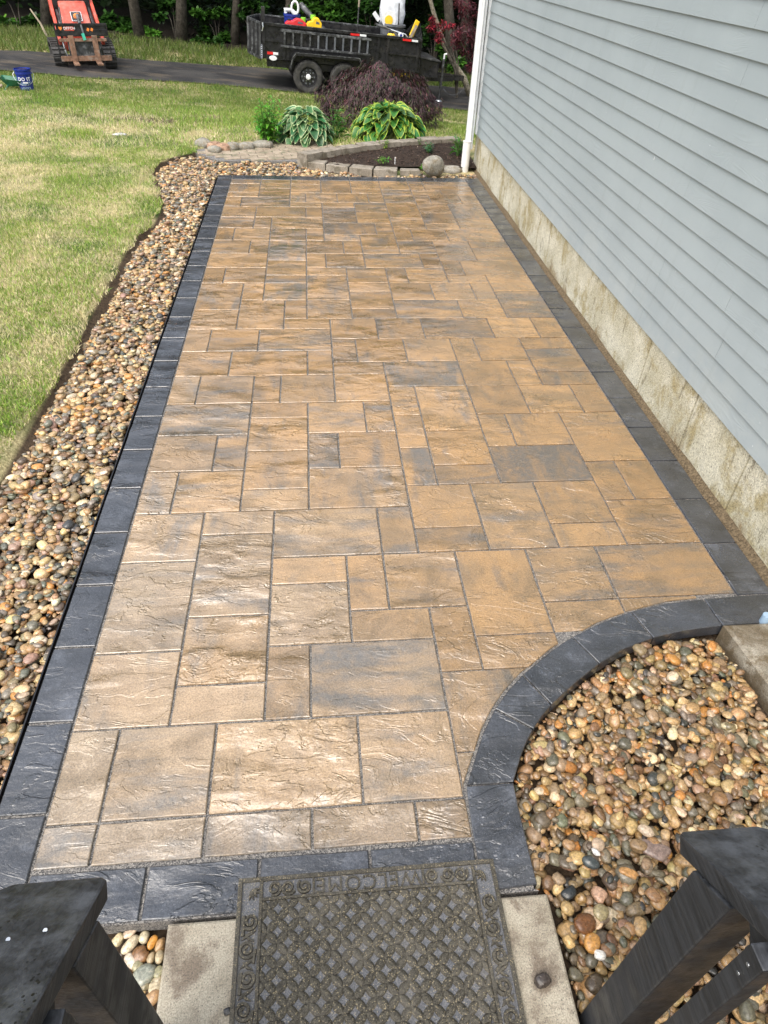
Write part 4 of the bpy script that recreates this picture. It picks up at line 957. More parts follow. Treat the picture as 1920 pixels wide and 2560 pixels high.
def hosta(px, py, R_, H_, nl, cin, cedge, label, wd=.82, size=.17):
    p = on_ground(px, py, 0); root = empty('hosta', (p.x, p.y, .0), 0, label, 'hosta')
    variants = [leaf_mesh('leaf', MT['leaf'], 1, wd * random.uniform(.9, 1.1), .5, random.uniform(.2, .5), tuple(c * random.uniform(.75, 1.25) for c in cin), cedge, heart=1) for _ in range(6)]
    for i in range(nl):
        t = (i + .5) / nl; az = i * 2.39996 + random.uniform(-.3, .3); rad = R_ * math.sqrt(t) * .80; z = H_ * (1 - t ** 1.3 * .86) * random.uniform(.86, 1.05)
        pitch = -.30 + .72 * t + random.uniform(-.25, .3); s = size * random.uniform(.8, 1.2)
        link('leaf', random.choice(variants), root, (math.cos(az) * rad * .8, math.sin(az) * rad * .8, z), (random.uniform(-.35, .35), pitch, az + random.uniform(-.4, .4)), (s, s, s))
    st = MB()
    for i in range(30):
        az = random.uniform(0, 6.28); r = R_ * random.uniform(.2, .75); st.tube([(0, 0, 0), (math.cos(az) * r * .5, math.sin(az) * r * .5, H_ * .5), (math.cos(az) * r, math.sin(az) * r, H_ * .75)], .004, 4)
    st.build('stems', simple('stem' + str(nl), (.06, .13, .03), .5), root, kind='stuff')
    return root
hosta(765, 350, .46, .33, 115, (.060, .165, .070), (.58, .66, .36), 'blue-green hosta with cream leaf margins, left of the dark red shrub')
hosta(970, 342, .66, .36, 165, (.048, .175, .045), (.50, .60, .08), 'larger hosta with broad yellow leaf margins in front of the dark red shrub', .85, .18)
def leafy_plant(px, py, stems, H_, R_, col, label, leaf=.09, z=0, wd=.34, per=16, name='leafy_plant', cat='plant'):
    p = on_ground(px, py, z); root = empty(name, (p.x, p.y, z), 0, label, cat)
    st = MB(); V = []; F = []; C = []
    for s in range(stems):
        az = random.uniform(0, 6.28); r = R_ * random.uniform(.1, 1); h = H_ * random.uniform(.55, 1.05); bx, by = math.cos(az) * r, math.sin(az) * r
        P0 = Vector((bx * .35, by * .35, 0)); P1 = Vector((bx, by, h)); st.tube([P0, P0.lerp(P1, .5), P1], [.005, .004, .002], 4)
        for k in range(per):
            t = .12 + .88 * k / per; c = P0.lerp(P1, t); a = k * 2.4 + random.uniform(-.4, .4); L = leaf * random.uniform(.6, 1.15) * (1.1 - .45 * t); pit = random.uniform(-.1, .9)
            d = Vector((math.cos(a) * math.cos(pit), math.sin(a) * math.cos(pit), math.sin(pit))); sd_ = Vector((-math.sin(a), math.cos(a), 0)) * L * wd * .5
            b = len(V); mid = c + d * L * .5 + Vector((0, 0, -.0)); tip = c + d * L + Vector((0, 0, -.25 * L))
            V += [tuple(c), tuple(mid + sd_ + Vector((0, 0, .1 * L))), tuple(mid), tuple(mid - sd_ + Vector((0, 0, .1 * L))), tuple(tip)]
            F += [(b, b + 2, b + 1), (b, b + 3, b + 2), (b + 1, b + 2, b + 4), (b + 2, b + 3, b + 4)]; cc = tuple(x * random.uniform(.65, 1.3) for x in col); C += [cc] * 5
    st.build('stems', MT['stem'], root, kind='stuff'); link('foliage', np_mesh('foliage', np.array(V), np.array(F), MT['leaf'], np.array(C)), root, kind='stuff')
    return root
MT['stem'] = simple('stem', (.07, .15, .03), .5)
leafy_plant(620 + .1688 * 300, 230 + .1688 * 745, 30, .50, .24, (.13, .33, .04), 'bright green upright leafy perennial at the left end of the planting', .13)
leafy_plant(620 + .1688 * 1330, 230 + .1688 * 690, 7, .36, .14, (.07, .20, .035), 'green narrow-leaved lily plant between the two hostas', .17, wd=.2, per=9)
for (zx, zy, st_, h, r, col, lab, lf) in [(470, 700, 5, .12, .09, (.22, .36, .04), 'young lime green plant in the mulch left of centre', .06), (480, 870, 6, .07, .11, (.10, .25, .03), 'low green seedling at the front of the mulch bed', .06),
        (1020, 740, 7, .12, .13, (.05, .17, .06), 'dark green clump in the middle of the mulch bed', .07), (1390, 780, 6, .24, .10, (.08, .20, .03), 'broad-leaved green plant beside the downspout', .13), (955, 950, 4, .05, .05, (.12, .30, .03), 'tiny green weed between the edging block and boulder', .05), (900, 660, 3, .09, .06, (.07, .2, .03), 'small sprig by the back wall of the bed', .06)]:
    leafy_plant(860 + .205 * zx, 230 + .205 * zy, st_, h, r, col, lab, lf, z=.06, per=7, name='bed_plant')
p = on_ground(860 + .205 * 620, 230 + .205 * 870, .06); MB().box((0, 0, .04), (.008, .002, .08)).build('plant_label', MT['white_p'], None, (p.x, p.y, .05), label='thin white plant tag standing in the mulch', cat='plant tag')

def cloud(centers, radii, n, size, col, var=.35, droop=0, narrow=.5, down=0., zmin=None):
    """small folded leaves filling blobs; returns V,F,C arrays"""
    centers = np.array(centers, float); radii = np.array(radii, float); idx = RNG.integers(0, len(centers), n)
    d = RNG.normal(0, 1, (n, 3)); d /= np.linalg.norm(d, axis=1)[:, None]; r = RNG.uniform(.35, 1.0, n) ** .6
    P = centers[idx] + d * radii[idx] * r[:, None]
    if zmin is not None: P[:, 2] = np.maximum(P[:, 2], zmin + RNG.uniform(0, .1, n))
    a = RNG.uniform(0, 6.28, n); pt = RNG.normal(-down, .45, n); L = size * RNG.uniform(.6, 1.3, n)
    dx = np.stack([np.cos(a) * np.cos(pt), np.sin(a) * np.cos(pt), np.sin(pt)], 1); sx = np.stack([-np.sin(a), np.cos(a), RNG.normal(0, .35, n)], 1) * (narrow * .5)
    V = np.stack([P, P + (dx * .5 + sx) * L[:, None], P + dx * L[:, None], P + (dx * .5 - sx) * L[:, None]], 1)
    blob = RNG.uniform(1 - var, 1 + var, len(centers))[idx]
    col = np.atleast_2d(np.array(col, float)); ci = RNG.integers(0, len(col), n)
    C = col[ci] * (blob * RNG.uniform(.65, 1.35, n))[:, None]
    return V, C
def cloud_obj(name, parts, m, parent=None, **kw):
    V = np.concatenate([p[0] for p in parts]); C = np.concatenate([p[1] for p in parts]); n = len(V)
    return link(name, np_mesh(name, V.reshape(-1, 3), np.arange(4 * n).reshape(-1, 4), m, np.repeat(C, 4, 0)), parent, **kw)
# laceleaf maple: mound of drooping feathery leaves
LM = Vector((1.93, 10.45, -.03))
lm = empty('laceleaf_maple', tuple(LM), 0, 'mounded dark purple laceleaf maple shrub behind the hostas', 'shrub')
tw = MB(); 
for i in range(26):
    az = i * 2.4; rr = random.uniform(.4, .98); tw.tube([(0, 0, .05), (math.cos(az) * .15, math.sin(az) * .12, .35 + random.uniform(0, .15)), (math.cos(az) * rr * .7, math.sin(az) * rr * .6, .50 - .2 * rr), (math.cos(az) * rr * 1.15, math.sin(az) * rr * .95, .15)], [.03, .018, .008, .003], 5)
tw.build('branches', MT['bark'], lm)
nL = 3800; az = RNG.uniform(0, 2 * np.pi, nL); t = RNG.random(nL) ** .7; lay = RNG.uniform(.80, 1.04, nL)
rx_, ry_ = .86, .74; rough = 1 + .16 * np.sin(az * 5 + 1) * np.sin(t * 7) + .08 * np.sin(az * 11)
th = t * math.pi / 2; R1 = np.sin(th) ** .75 * lay * rough; Hh = .64 * np.cos(th) ** .55 * lay * (1 + .12 * np.sin(az * 3))
PX_ = np.stack([np.cos(az) * R1 * rx_, np.sin(az) * R1 * ry_, Hh + -.0 + .13 * np.exp(-((np.cos(az) * R1 + .12) / .22) ** 2) * np.cos(th)], 1)
outd = np.stack([np.cos(az), np.sin(az), 0 * az], 1)
Vl = []; Cl = []
for q in range(6):   # each leaf: six narrow drooping lobes fanning out
    sp = (q - 2.5) * .33 + RNG.normal(0, .08, nL); L = RNG.uniform(.055, .10, nL)
    a2 = az + sp + RNG.normal(0, .25, nL); dn = RNG.uniform(.35, 1.35, nL) 
    d = np.stack([np.cos(a2) * np.cos(dn), np.sin(a2) * np.cos(dn), -np.sin(dn)], 1); sd2 = np.stack([-np.sin(a2), np.cos(a2), 0 * a2], 1) * .0052
    Vl.append(np.stack([PX_, PX_ + d * (L * .5)[:, None] + sd2, PX_ + d * L[:, None], PX_ + d * (L * .5)[:, None] - sd2], 1))
    base = np.where((RNG.random(nL) < .22)[:, None], np.array([(.045, .055, .022)]), np.array([(.052, .026, .029)])) * RNG.uniform(.5, 1.7, (nL, 1)); hi = RNG.random(nL) < .06; base[hi] = (.20, .07, .085)
    Cl.append(base)
cloud_obj('foliage', list(zip(Vl, Cl)), MT['leaf_dark'], lm, kind='stuff')
# small white-flowered ground cover / grass clumps behind wall are part of the lawn

# ------------------------------------------------------------------ woods
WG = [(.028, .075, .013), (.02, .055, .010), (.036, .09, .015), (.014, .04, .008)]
parts = []
cs_, rs_ = [], []
for i in range(190):
    x = random.uniform(-16, 14); y = random.uniform(20.6, 27) + (0.02 * x * x if x < 0 else 0); z = terr(x, y) + random.uniform(2.4, 9.5)
    cs_.append((x, y, z)); rs_.append((random.uniform(1.0, 2.2), random.uniform(.8, 1.8), random.uniform(.6, 1.4)))
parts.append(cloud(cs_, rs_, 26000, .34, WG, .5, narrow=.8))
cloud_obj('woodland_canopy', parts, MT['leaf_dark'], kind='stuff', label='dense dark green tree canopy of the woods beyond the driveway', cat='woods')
cs_, rs_ = [], []
for i in range(170):
    x = random.uniform(-15, 13); y = random.uniform(22.5, 28); cs_.append((x, y, terr(x, y) + random.uniform(.2, 3.2))); rs_.append((random.uniform(.7, 1.4), .8, random.uniform(.5, 1.0)))
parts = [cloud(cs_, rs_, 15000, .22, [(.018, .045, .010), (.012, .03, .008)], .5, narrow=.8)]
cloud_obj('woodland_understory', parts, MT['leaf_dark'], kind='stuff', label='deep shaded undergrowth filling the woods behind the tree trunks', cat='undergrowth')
# brighter maple sprays and shrubs at the wood's edge, each a thing
def shrub(px, py, dx, up, spread, n, col, label, size=.10, name='sapling', stem=True, dist=None, nar=.75, cat='sapling'):
    """px,py: pixel of the leaf mass centre; placed at a depth dist along the ray"""
    d = px_ray(px, py); t = dist / d.y; c = CAM + d * t
    gz_ = terr(c.x, c.y); root = empty(name, (c.x, c.y, gz_), 0, label, cat)
    zc = c.z - gz_
    cs = [(random.uniform(-1, 1) * spread[0], random.uniform(-1, 1) * spread[1], zc + random.uniform(-1, 1) * spread[2]) for _ in range(9)]
    rs = [(spread[0] * random.uniform(.22, .42), spread[1] * .4, max(.08, spread[2] * random.uniform(.18, .34)))] * 9
    V, C = cloud(cs, rs, n, size, col, .3, narrow=nar, down=.25, zmin=.02)
    cloud_obj('foliage', [(V, C)], MT['leaf'], root, kind='stuff')
    if stem:
        st = MB()
        for cc in cs[:6]: st.tube([(cc[0] * .1 + dx, cc[1] * .1, 0), (cc[0] * .4 + dx * .6, cc[1] * .4, cc[2] * .55), cc], [.022, .014, .005], 5)
        st.build('branches', MT['bark'], root)
    return root
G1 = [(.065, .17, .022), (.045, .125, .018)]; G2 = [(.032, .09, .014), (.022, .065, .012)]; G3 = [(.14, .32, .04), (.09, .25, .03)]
T = 21.5
for a in [(40, 25, 0, 0, (.55, .3, .40), 1500, G2, 'leafy maple sapling at the top left corner'), (290, 70, 0, 0, (.5, .3, .30), 1300, G2, 'green sapling right behind the compact loader'), (330, 90, .2, 0, (.45, .3, .16), 800, G1, 'low bush under the slender tree trunk'),
          (375, 108, 0, 0, (.25, .2, .15), 500, G3, 'bright lime seedling at the verge beside the slender trunk'), (540, 60, 0, 0, (.45, .3, .38), 1300, G1, 'mid green maple sapling between two dark trunks'), (430, 20, 0, 0, (.4, .3, .2), 700, G2, 'shaded maple spray near the top edge left of centre'),
          (800, 18, 0, 0, (.75, .3, .26), 1700, G1, 'maple boughs hanging above the red fuel can'), (930, 25, 0, 0, (.6, .3, .30), 1300, G2, 'dark maple boughs left of the white sack'), (1090, 60, 0, 0, (.35, .3, .5), 1300, G2, 'maple foliage right of the white sack'),
          (1125, 150, 0, 0, (.35, .3, .42), 1500, G1, 'green bush beside the trailer tongue jack'), (520, 118, 0, 0, (.35, .2, .12), 500, G2, 'low green plants along the woodland edge'), (70, 110, 0, 0, (.6, .25, .16), 1100, G3, 'bright weeds beside the leaning dead stick'), (630, 15, 0, 0, (.4, .3, .25), 600, G2, 'shaded branch above the trailer tailgate')]:
    shrub(*a[:2], *a[2:7], a[7], size=.13, dist=T - CAM.y + random.uniform(-.6, .6))
def trunk(px, py, px2, py2, r0, dist, label, m='bark', H=9, name='tree', cat='tree', lean=None, crown=True):
    d = px_ray(px, py); b = CAM + d * (dist / d.y); d2 = px_ray(px2, py2); e = CAM + d2 * (dist / d2.y)
    gz_ = terr(b.x, b.y); dirv = (e - b); dirv.y = random.uniform(-.02, .02); dirv.normalize()
    root = empty(name, (b.x, b.y, gz_), 0, label, cat)
    dz = b.z - gz_; st = Vector((-dirv.x / max(dirv.z, .2) * dz, 0, -.1))
    P = [st + Vector((dirv.x, dirv.y, dirv.z)) * (H * k / 6) + Vector((random.uniform(-.05, .05) * (k > 1), 0, 0)) for k in range(7)]
    tb = MB().tube(P, [r0 * (1.35 if k == 0 else 1 - .1 * k) for k in range(7)], 10); tb.build('trunk', MT[m], root, smooth=True)
    if crown:
        cs = [(P[k].x + random.uniform(-1.3, 1.3), random.uniform(-1, 1), P[k].z + random.uniform(-.3, .6)) for k in (4, 5, 6, 6, 5, 4)]
        for c in cs[:4]: MB().tube([P[3], Vector(c)], [r0 * .4, .01], 5).build('branch', MT[m], root)
        V, C = cloud(cs, [(1.1, 1, .7)] * 6, 1300, .22, WG, .4, narrow=.8); cloud_obj('crown', [(V, C)], MT['leaf_dark'], root, kind='stuff')
    return root
D = T + 1.0
trunk(353, 108, 333, 0, .115, D - .8, 'slender grey-brown tree trunk just right of the compact loader')
trunk(453, 126, 452, 10, .125, D - .4, 'straight dark tree trunk between the loader and the trailer')
trunk(118, 100, 112, 0, .12, D, 'dark trunk behind the left side of the compact loader')
trunk(585, 110, 590, 0, .10, D + .4, 'thin dark trunk deep in the shade left of the trailer')
trunk(1130, 120, 1122, 0, .14, D - .3, 'grey trunk behind the leaning pale sapling')
trunk(1160, 100, 1165, 0, .12, D + .1, 'second grey trunk between the pale sapling and the house corner')
trunk(715, 60, 722, 0, .10, D + .8, 'trunk in deep shade above the middle of the trailer')
trunk(985, 60, 990, 0, .11, D + .9, 'dark trunk behind the grey bin and white sack')
# pale leaning trunk with red maple leaves
d = px_ray(1176, 216); b = CAM + d * ((17.4 - CAM.y) / d.y); root = empty('leaning_tree', (b.x, b.y, terr(b.x, b.y)), 0, 'pale leaning tree with a bowed trunk between the trailer tongue and the downspout', 'tree')
P = []
for (a_, b_) in ((1180, 222), (1160, 195), (1135, 160), (1113, 118), (1100, 80), (1085, 35), (1070, -20), (1050, -120)):
    d = px_ray(a_, b_); q = CAM + d * ((17.4 - CAM.y) / d.y); P.append(q - Vector(root.location))
P[0].z = min(P[0].z, 0) - .05
MB().tube(P, [.075, .065, .058, .054, .050, .046, .042, .035], 10).build('trunk', MT['bark_light'], root, smooth=True)
V, C = cloud([tuple(P[-1] + Vector((0, 0, .6 + .5 * k))) for k in range(3)], [(1.2, 1, .6)] * 3, 1500, .2, WG, .4, narrow=.8); cloud_obj('crown', [(V, C)], MT['leaf_dark'], root, kind='stuff')
def red_maple(pts, n, dist, label, cols, size=.09):
    d = px_ray(*pts[0][:2]); b = CAM + d * (dist / d.y); g0 = terr(b.x, b.y)
    root = empty('red_maple', (b.x, b.y, g0), 0, label, 'maple'); cs = []; rs = []
    for (a_, b_, r) in pts:
        d = px_ray(a_, b_); q = CAM + d * (dist / d.y) + Vector((0, random.uniform(-.2, .2), 0)); cs.append(tuple(q - Vector(root.location))); rs.append((r, r, r * .7))
    V, C = cloud(cs, rs, n, size, cols, .3, narrow=.22, down=.45)
    cloud_obj('foliage', [(V, C)], MT['leaf'], root, kind='stuff')
    st = MB(); x_ = max(c[0] for c in cs) + .3
    for c in cs: st.tube([(x_, 0, 0), (x_ * .8 + c[0] * .2, c[1] * .5, c[2] * .5), c], [.03, .015, .004], 5)
    st.build('branches', MT['bark'], root)
RD = [(.16, .035, .045), (.10, .028, .038), (.06, .025, .03)]
red_maple([(1175, 30, .22), (1165, 70, .20), (1150, 110, .18), (1170, 130, .16), (1160, 10, .2), (1185, 90, .2), (1140, 85, .12), (1178, 165, .12)], 2600, 15.6 - CAM.y, 'dark red Japanese maple foliage beside the white downspout', RD)
red_maple([(1082, 45, .07), (1090, 62, .10), (1078, 70, .07), (1110, 62, .12), (1100, 85, .10), (1125, 60, .08), (1095, 98, .06)], 750, 16.8 - CAM.y, 'small spray of bright crimson leaves crossing the leaning trunk', [(.42, .03, .05), (.20, .03, .045), (.12, .03, .035)], .10)
# dead stick leaning at the left
d = px_ray(120, 97); a = CAM + d * ((19.2 - CAM.y) / d.y); d = px_ray(75, 22); b = CAM + d * ((19.4 - CAM.y) / d.y)
MB().tube([Vector((0, 0, 0)), (b - a) * .5 + Vector((.04, 0, 0)), b - a], [.03, .024, .015], 6).build('dead_branch', MT['stick'], None, tuple(a), label='bare pale dead branch leaning in the weeds left of the compact loader', cat='branch')
# terrain bank with dark wood floor far behind so that the woods close off the view
hb = MB(); n_ = 60; vs = []
for k in range(n_):
    x = -45 + 90 * k / (n_ - 1)
    for (y, z) in ((27, -.4), (30, 2.0), (36, 4.5), (50, 5)): vs.append((x, y + .015 * x * x, z + random.uniform(-.2, .2)))
hb.add(vs, [(k * 4 + a, k * 4 + 4 + a, k * 4 + 5 + a, k * 4 + 1 + a) for k in range(n_ - 1) for a in range(3)])
hb.build('hillside', soil_mat('wood_floor', (.008, .012, .005), (.03, .045, .015), 3, .1), kind='structure', smooth=True)
cs_ = [(random.uniform(-20, 18), random.uniform(27.5, 33), random.uniform(.5, 11)) for _ in range(200)]
cloud_obj('distant_trees', [cloud(cs_, [(1.9, 1.3, 1.5)] * 200, 16000, .5, [(.02, .05, .01), (.03, .075, .015)], .5, narrow=.8)], MT['leaf_dark'], kind='stuff', label='dark far rows of forest trees filling the background', cat='forest')

# ------------------------------------------------------------------ bucket and scoop
p = on_terr(.3858 * 160, .3858 * 592); bk = empty('bucket', (p.x, p.y + .15, terr(p.x, p.y)), math.radians(14), 'blue plastic five-gallon bucket on the lawn by the driveway reading DO IT RIGHT', 'bucket')
s = .84
MB().lathe([(0, .0), (.128 * s, 0), (.145 * s, .27 * s), (.156 * s, .275 * s), (.156 * s, .30 * s), (.148 * s, .305 * s), (.150 * s, .335 * s), (.160 * s, .34 * s), (.160 * s, .365 * s), (.150 * s, .367 * s), (.146 * s, .33 * s), (.12 * s, .02)], (0, 0, 0), 32).build('shell', MT['blue'], bk, smooth=False)
MB().lathe([(0, .30), (.08, .295), (.12, .27)], (0, 0, 0), 16).build('contents', MT['mulch'], bk)
MB().tube([(-.165 * s, -.02, .31 * s)] + [(-.19 * s * math.cos(t), -.10 * math.sin(t) - .03, .29 * s - .20 * s * math.sin(t)) for t in np.linspace(.1, 3.04, 14)] + [(.165 * s, -.02, .31 * s)], .0035, 5).build('handle', MT['steel'], bk)
def curved_text(body, size, m, R_, z, parent, wd=1.0):
    me = text_mesh(body, size, .0015, m, size * .018, wd)
    for v in me.vertices:
        x, y, zz = v.co; a = x / R_; v.co = (R_ * math.sin(a) * (1 + zz / R_), -R_ * math.cos(a) * (1 + zz / R_) , y + z)
    me.update(); return link('lettering', me, parent)
curved_text('DO IT', .070, MT['white_p'], .122, .165, bk); curved_text('RIGHT', .060, MT['lt_blue'], .119, .103, bk); curved_text('LOWE\'S', .040, MT['lt_blue'], .116, .038, bk)
MB().box((.01, -.1215, .118), (.075, .006, .020)).build('paint_smear', MT['white_p'], bk)
p = on_terr(.3858 * 75, .3858 * 585); sc_o = empty('feed_scoop', (p.x, p.y + .1, terr(p.x, p.y)), .15, 'green plastic spreader hopper lying in the grass left of the bucket', 'spreader')
mb = MB(); mb.add([(-.06, -.05, .05), (.10, -.04, .05), (.10, .06, .05), (-.06, .06, .05), (-.15, -.12, .17), (.17, -.10, .13), (.17, .12, .15), (-.15, .13, .19), (-.14, -.11, .165), (.16, -.09, .125), (.16, .11, .145), (-.14, .12, .185), (-.05, -.04, .06), (.09, -.03, .06), (.09, .05, .06), (-.05, .05, .06)],
    [(0, 1, 5, 4), (1, 2, 6, 5), (2, 3, 7, 6), (3, 0, 4, 7), (0, 3, 2, 1), (8, 9, 13, 12), (9, 10, 14, 13), (10, 11, 15, 14), (11, 8, 12, 15), (4, 5, 9, 8), (5, 6, 10, 9), (6, 7, 11, 10), (7, 4, 8, 11), (12, 13, 14, 15)])
mb.build('hopper', MT['green'], sc_o); MB().tube([(-.05, -.05, .07), (-.11, -.11, .0), (-.13, -.14, -.01)], .016, 8).build('leg', MT['green'], sc_o)
MB().tube([(-.15, 0, .06), (-.22, -.02, .03)], .025, 8).build('grip', MT['stick'], sc_o)

# ------------------------------------------------------------------ mini loader
lp = on_terr(.3858 * 552, .3858 * 452); LY = math.radians(19)
ld = empty('compact_track_loader', (lp.x, lp.y + .18, terr(lp.x, lp.y) + .02), LY, 'red stand-on compact track loader with rusty pallet forks parked on the driveway', 'loader')
def track(x):
    # rubber track loop in the y-z plane, front end slanted
    out = [(-.02, .0), (-.13, .10), (-.16, .22), (-.05, .34), (.25, .42), (1.05, .38), (1.18, .25), (1.15, .08), (1.02, 0)]
    mb = MB(); n = len(out); w2 = .115
    inn = [(.45 + (a - .45) * .88, .2 + (b - .2) * .80) for a, b in out]
    for (o_, x_) in ((out, -w2), (out, w2), (inn, -w2), (inn, w2)): mb.v += [(x_, a, b) for a, b in o_]
    for k in range(n):
        q = (k + 1) % n; mb.f += [(k, q, n + q, n + k), (2 * n + k, 3 * n + k, 3 * n + q, 2 * n + q), (k, 2 * n + k, 2 * n + q, q), (n + k, n + q, 3 * n + q, 3 * n + k)]
    t = mb.build('track', MT['tyre'], ld, (x, 0, 0))
    lug = MB(); P = [Vector((0, a, b)) for a, b in out]; P.append(P[0]); RS = resample(P, .09)
    for a, b in zip(RS[:-1], RS[1:]):
        c = (a + b) / 2; c += (c - Vector((0, .45, .2))).normalized() * .012; dd = b - a; an = math.atan2(dd.z, dd.y); lug.box(c, (.22, .035, .03), Matrix.Rotation(an, 3, 'X'))
    lug.build('tread', MT['tyre'], t)
    for yy, zz, r in ((.02, .14, .10), (.35, .12, .09), (.65, .12, .09), (.98, .16, .12)): MB().lathe([(0, -.06), (r, -.06), (r, .06), (0, .06)], (0, yy, zz), 16, 'x').build('roller', MT['black_worn'], t)
track(-.47); track(.47)
mb = MB(); mb.add([(-.30, .15, .25), (.30, .15, .25), (.30, 1.15, .25), (-.30, 1.15, .25), (-.27, .12, .55), (.27, .12, .55), (.25, 1.15, 1.15), (-.25, 1.15, 1.15), (-.25, .55, 1.0), (.25, .55, 1.0)],
      [(0, 3, 2, 1), (0, 1, 5, 4), (4, 5, 9, 8), (8, 9, 6, 7), (2, 3, 7, 6), (1, 2, 6, 9, 5), (0, 4, 8, 7, 3)]); mb.build('hood', MT['red'], ld, bevel=.025)
MB().box((0, .9, .75), (.70, .5, .9)).build('engine_frame', MT['black'], ld, bevel=.02)
mb = MB(); R_ = Matrix.Rotation(math.radians(46), 3, 'X'); mb.box((.02, .322, .80), (.20, .19, .006), R_); mb.build('emblem', MT['refl_white'], ld)
mb = MB(); mb.box((.02, .318, .804), (.18, .17, .006), R_); mb.build('emblem', MT['black'], ld)
mb = MB()
for sx, sy, r in ((0, 0, .055), (.03, .03, .03), (-.03, -.02, .03)):
    q = R_ @ Vector((sx, sy, .008)); mb.lathe([(0, 0), (r, 0)], (0, 0, 0), 10); 
    for i in range(len(mb.v) - 20, len(mb.v)): v = R_ @ Vector(mb.v[i]); mb.v[i] = (v.x + .02 + q.x, v.y + .316 + q.y, v.z + .806 + q.z)
mb.build('emblem', MT['orange'], ld)
for sx in (-1, 1):
    MB().bar((sx * .37, 1.0, 1.15), (sx * .40, -.05, .42), .06, .13).build('lift_arm', MT['red'], ld, bevel=.01)
    MB().bar((sx * .37, 1.15, .75), (sx * .37, 1.0, 1.22), .06, .14).build('lift_arm', MT['red'], ld, bevel=.01)
    MB().tube([(sx * .30, .9, 1.0), (sx * .31, .1, .55)], .03, 8).build('hydraulic_cylinder', MT['black_worn'], ld)
    MB().tube([(sx * .27, .2, .95), (sx * .30, .0, .7), (sx * .26, -.1, .5)], .016, 6).build('hose', MT['black'], ld)
# fork carriage
fc = MB(); fx0, fx1, fz0, fz1, fy = -.47, .50, .10, .74, -.22
fc.box((0.015, fy, fz1 - .02), (fx1 - fx0, .02, .04)); fc.box((fx0 + .015, fy, .42), (.03, .03, .64)); fc.box((fx1 - .01, fy, .42), (.02, .03, .64)); fc.box((.015, fy, .42 + .17), (fx1 - fx0, .015, .10)); 
fc.build('fork_carriage', MT['black'], ld, bevel=.004)
MB().box((.02, fy + .012, .63), (.90, .012, .20)).build('back_plate', MT['black'], ld)
MB().box((.02, fy + .03, .33), (.60, .02, .34)).build('step_plate', MT['black_worn'], ld)
MB().box((.015, fy - .005, .175), (fx1 - fx0 - .03, .03, .085)).build('lower_bar', MT['rust'], ld, bevel=.004)
MB().box((.015, fy - .005, .475), (fx1 - fx0 - .1, .025, .05)).build('cross_bar', MT['rust'], ld, bevel=.004)
for x in (-.205, .225):
    mb = MB(); mb.box((x, fy - .035, .33), (.10, .025, .44)); mb.box((x, fy - .19, .11), (.10, .30, .03)); mb.build('fork', MT['rust'], ld, bevel=.004)
MB().bar((.03, fy - .02, .72), (.05, fy - .03, .52), .03, .03).build('tilt_ram', MT['grey_p'], ld)
MB().tube([(.02, .0, .85), (.02, fy + .05, .72)], .035, 8).build('tilt_ram', MT['black_worn'], ld)
mb = MB(); mb.box((.035, fy - .05, .53), (.055, .008, .11), Matrix.Rotation(-.18, 3, 'Y')); mb.build('tag', MT['green_tag'], ld)
MB().box((-.20, fy - .008, .655), (.175, .006, .065)).build('decal', MT['red'], ld)
link('lettering', text_mesh('DITCH', .055, .002, MT['refl_white'], .001, 1.2), ld, (-.195, fy - .013, .66), (math.pi / 2, 0, 0))
mb = MB(); mb.add([(-.355, fy - .012, .625), (-.325, fy - .012, .66), (-.33, fy - .012, .69), (-.355, fy - .012, .68), (-.38, fy - .012, .69), (-.385, fy - .012, .66)], [(0, 1, 2, 3, 4, 5)]); mb.build('decal', MT['orange'], ld)
for x in (.14, .21): MB().box((x, fy - .010, .64), (.04, .006, .05), Matrix.Rotation(.4, 3, 'Y')).build('decal', MT['orange'], ld)
MB().tube([(-.33, -.12, .2), (-.35, -.05, .42)], .014, 6).build('latch_pin', MT['steel'], ld)

# ------------------------------------------------------------------ dump trailer
wp = on_terr(560 + .3858 * 545, .3858 * 612); TY = math.radians(5); zg = wp.z; TP = math.radians(3.9); TM = Matrix.Rotation(TY, 3, 'Z') @ Matrix.Rotation(TP, 3, 'Y')
tr = empty('dump_trailer', (wp.x, wp.y, zg), TY, 'black tandem-axle dump trailer with a ladder on its side and tools in the bed', 'trailer'); tr.rotation_euler = (0, TP, TY)
def wheel(s, y, out=-1):
    w_ = empty('wheel', (s, y, .303), 0, parent=tr); r = .303
    MB().lathe([(.185, -.09), (.25, -.105), (.28, -.10), (.295, -.08), (r, -.04), (r, .04), (.295, .08), (.285, .10), (.25, .105), (.185, .09)], (0, 0, 0), 40, 'y').build('tyre', MT['tyre'], w_, smooth=True)
    yo = -.075 if out < 0 else .075
    rm = MB().lathe([(.19, out * .085), (.175, out * .085), (.165, out * .055), (.15, out * .03), (.05, out * .035), (.0, out * .035)], (0, 0, 0), 32, 'y').build('rim', MT['rim'], w_)
    hb_ = MB().lathe([(.052, 0), (.052, out * .09), (.035, out * .11), (0, out * .112)], (0, 0, 0), 16, 'y'); hb_.build('hub', MT['refl_white'], w_)
    holes = MB(); lugs = MB()
    for k in range(10): a = k * math.pi / 5; holes.lathe([(0, out * .042), (.018, out * .042), (.018, 0)], (math.cos(a) * .125, 0, math.sin(a) * .125), 8, 'y')
    for k in range(6): a = k * math.pi / 3; lugs.lathe([(0, out * .06), (.010, out * .06), (.010, 0)], (math.cos(a) * .078, 0, math.sin(a) * .078), 6, 'y')
    holes.build('rim_holes', MT['grey_p'], w_); lugs.build('lug_nuts', MT['steel'], w_)
for s in (0, .75): wheel(s, 0.11); wheel(s, 1.9, 1)
SR, SF, ZB, ZT = -.93, 2.31, .54, 1.12        # bed: rear, front, floor, top rail (from ground)
yN, yFa = .16, 1.80
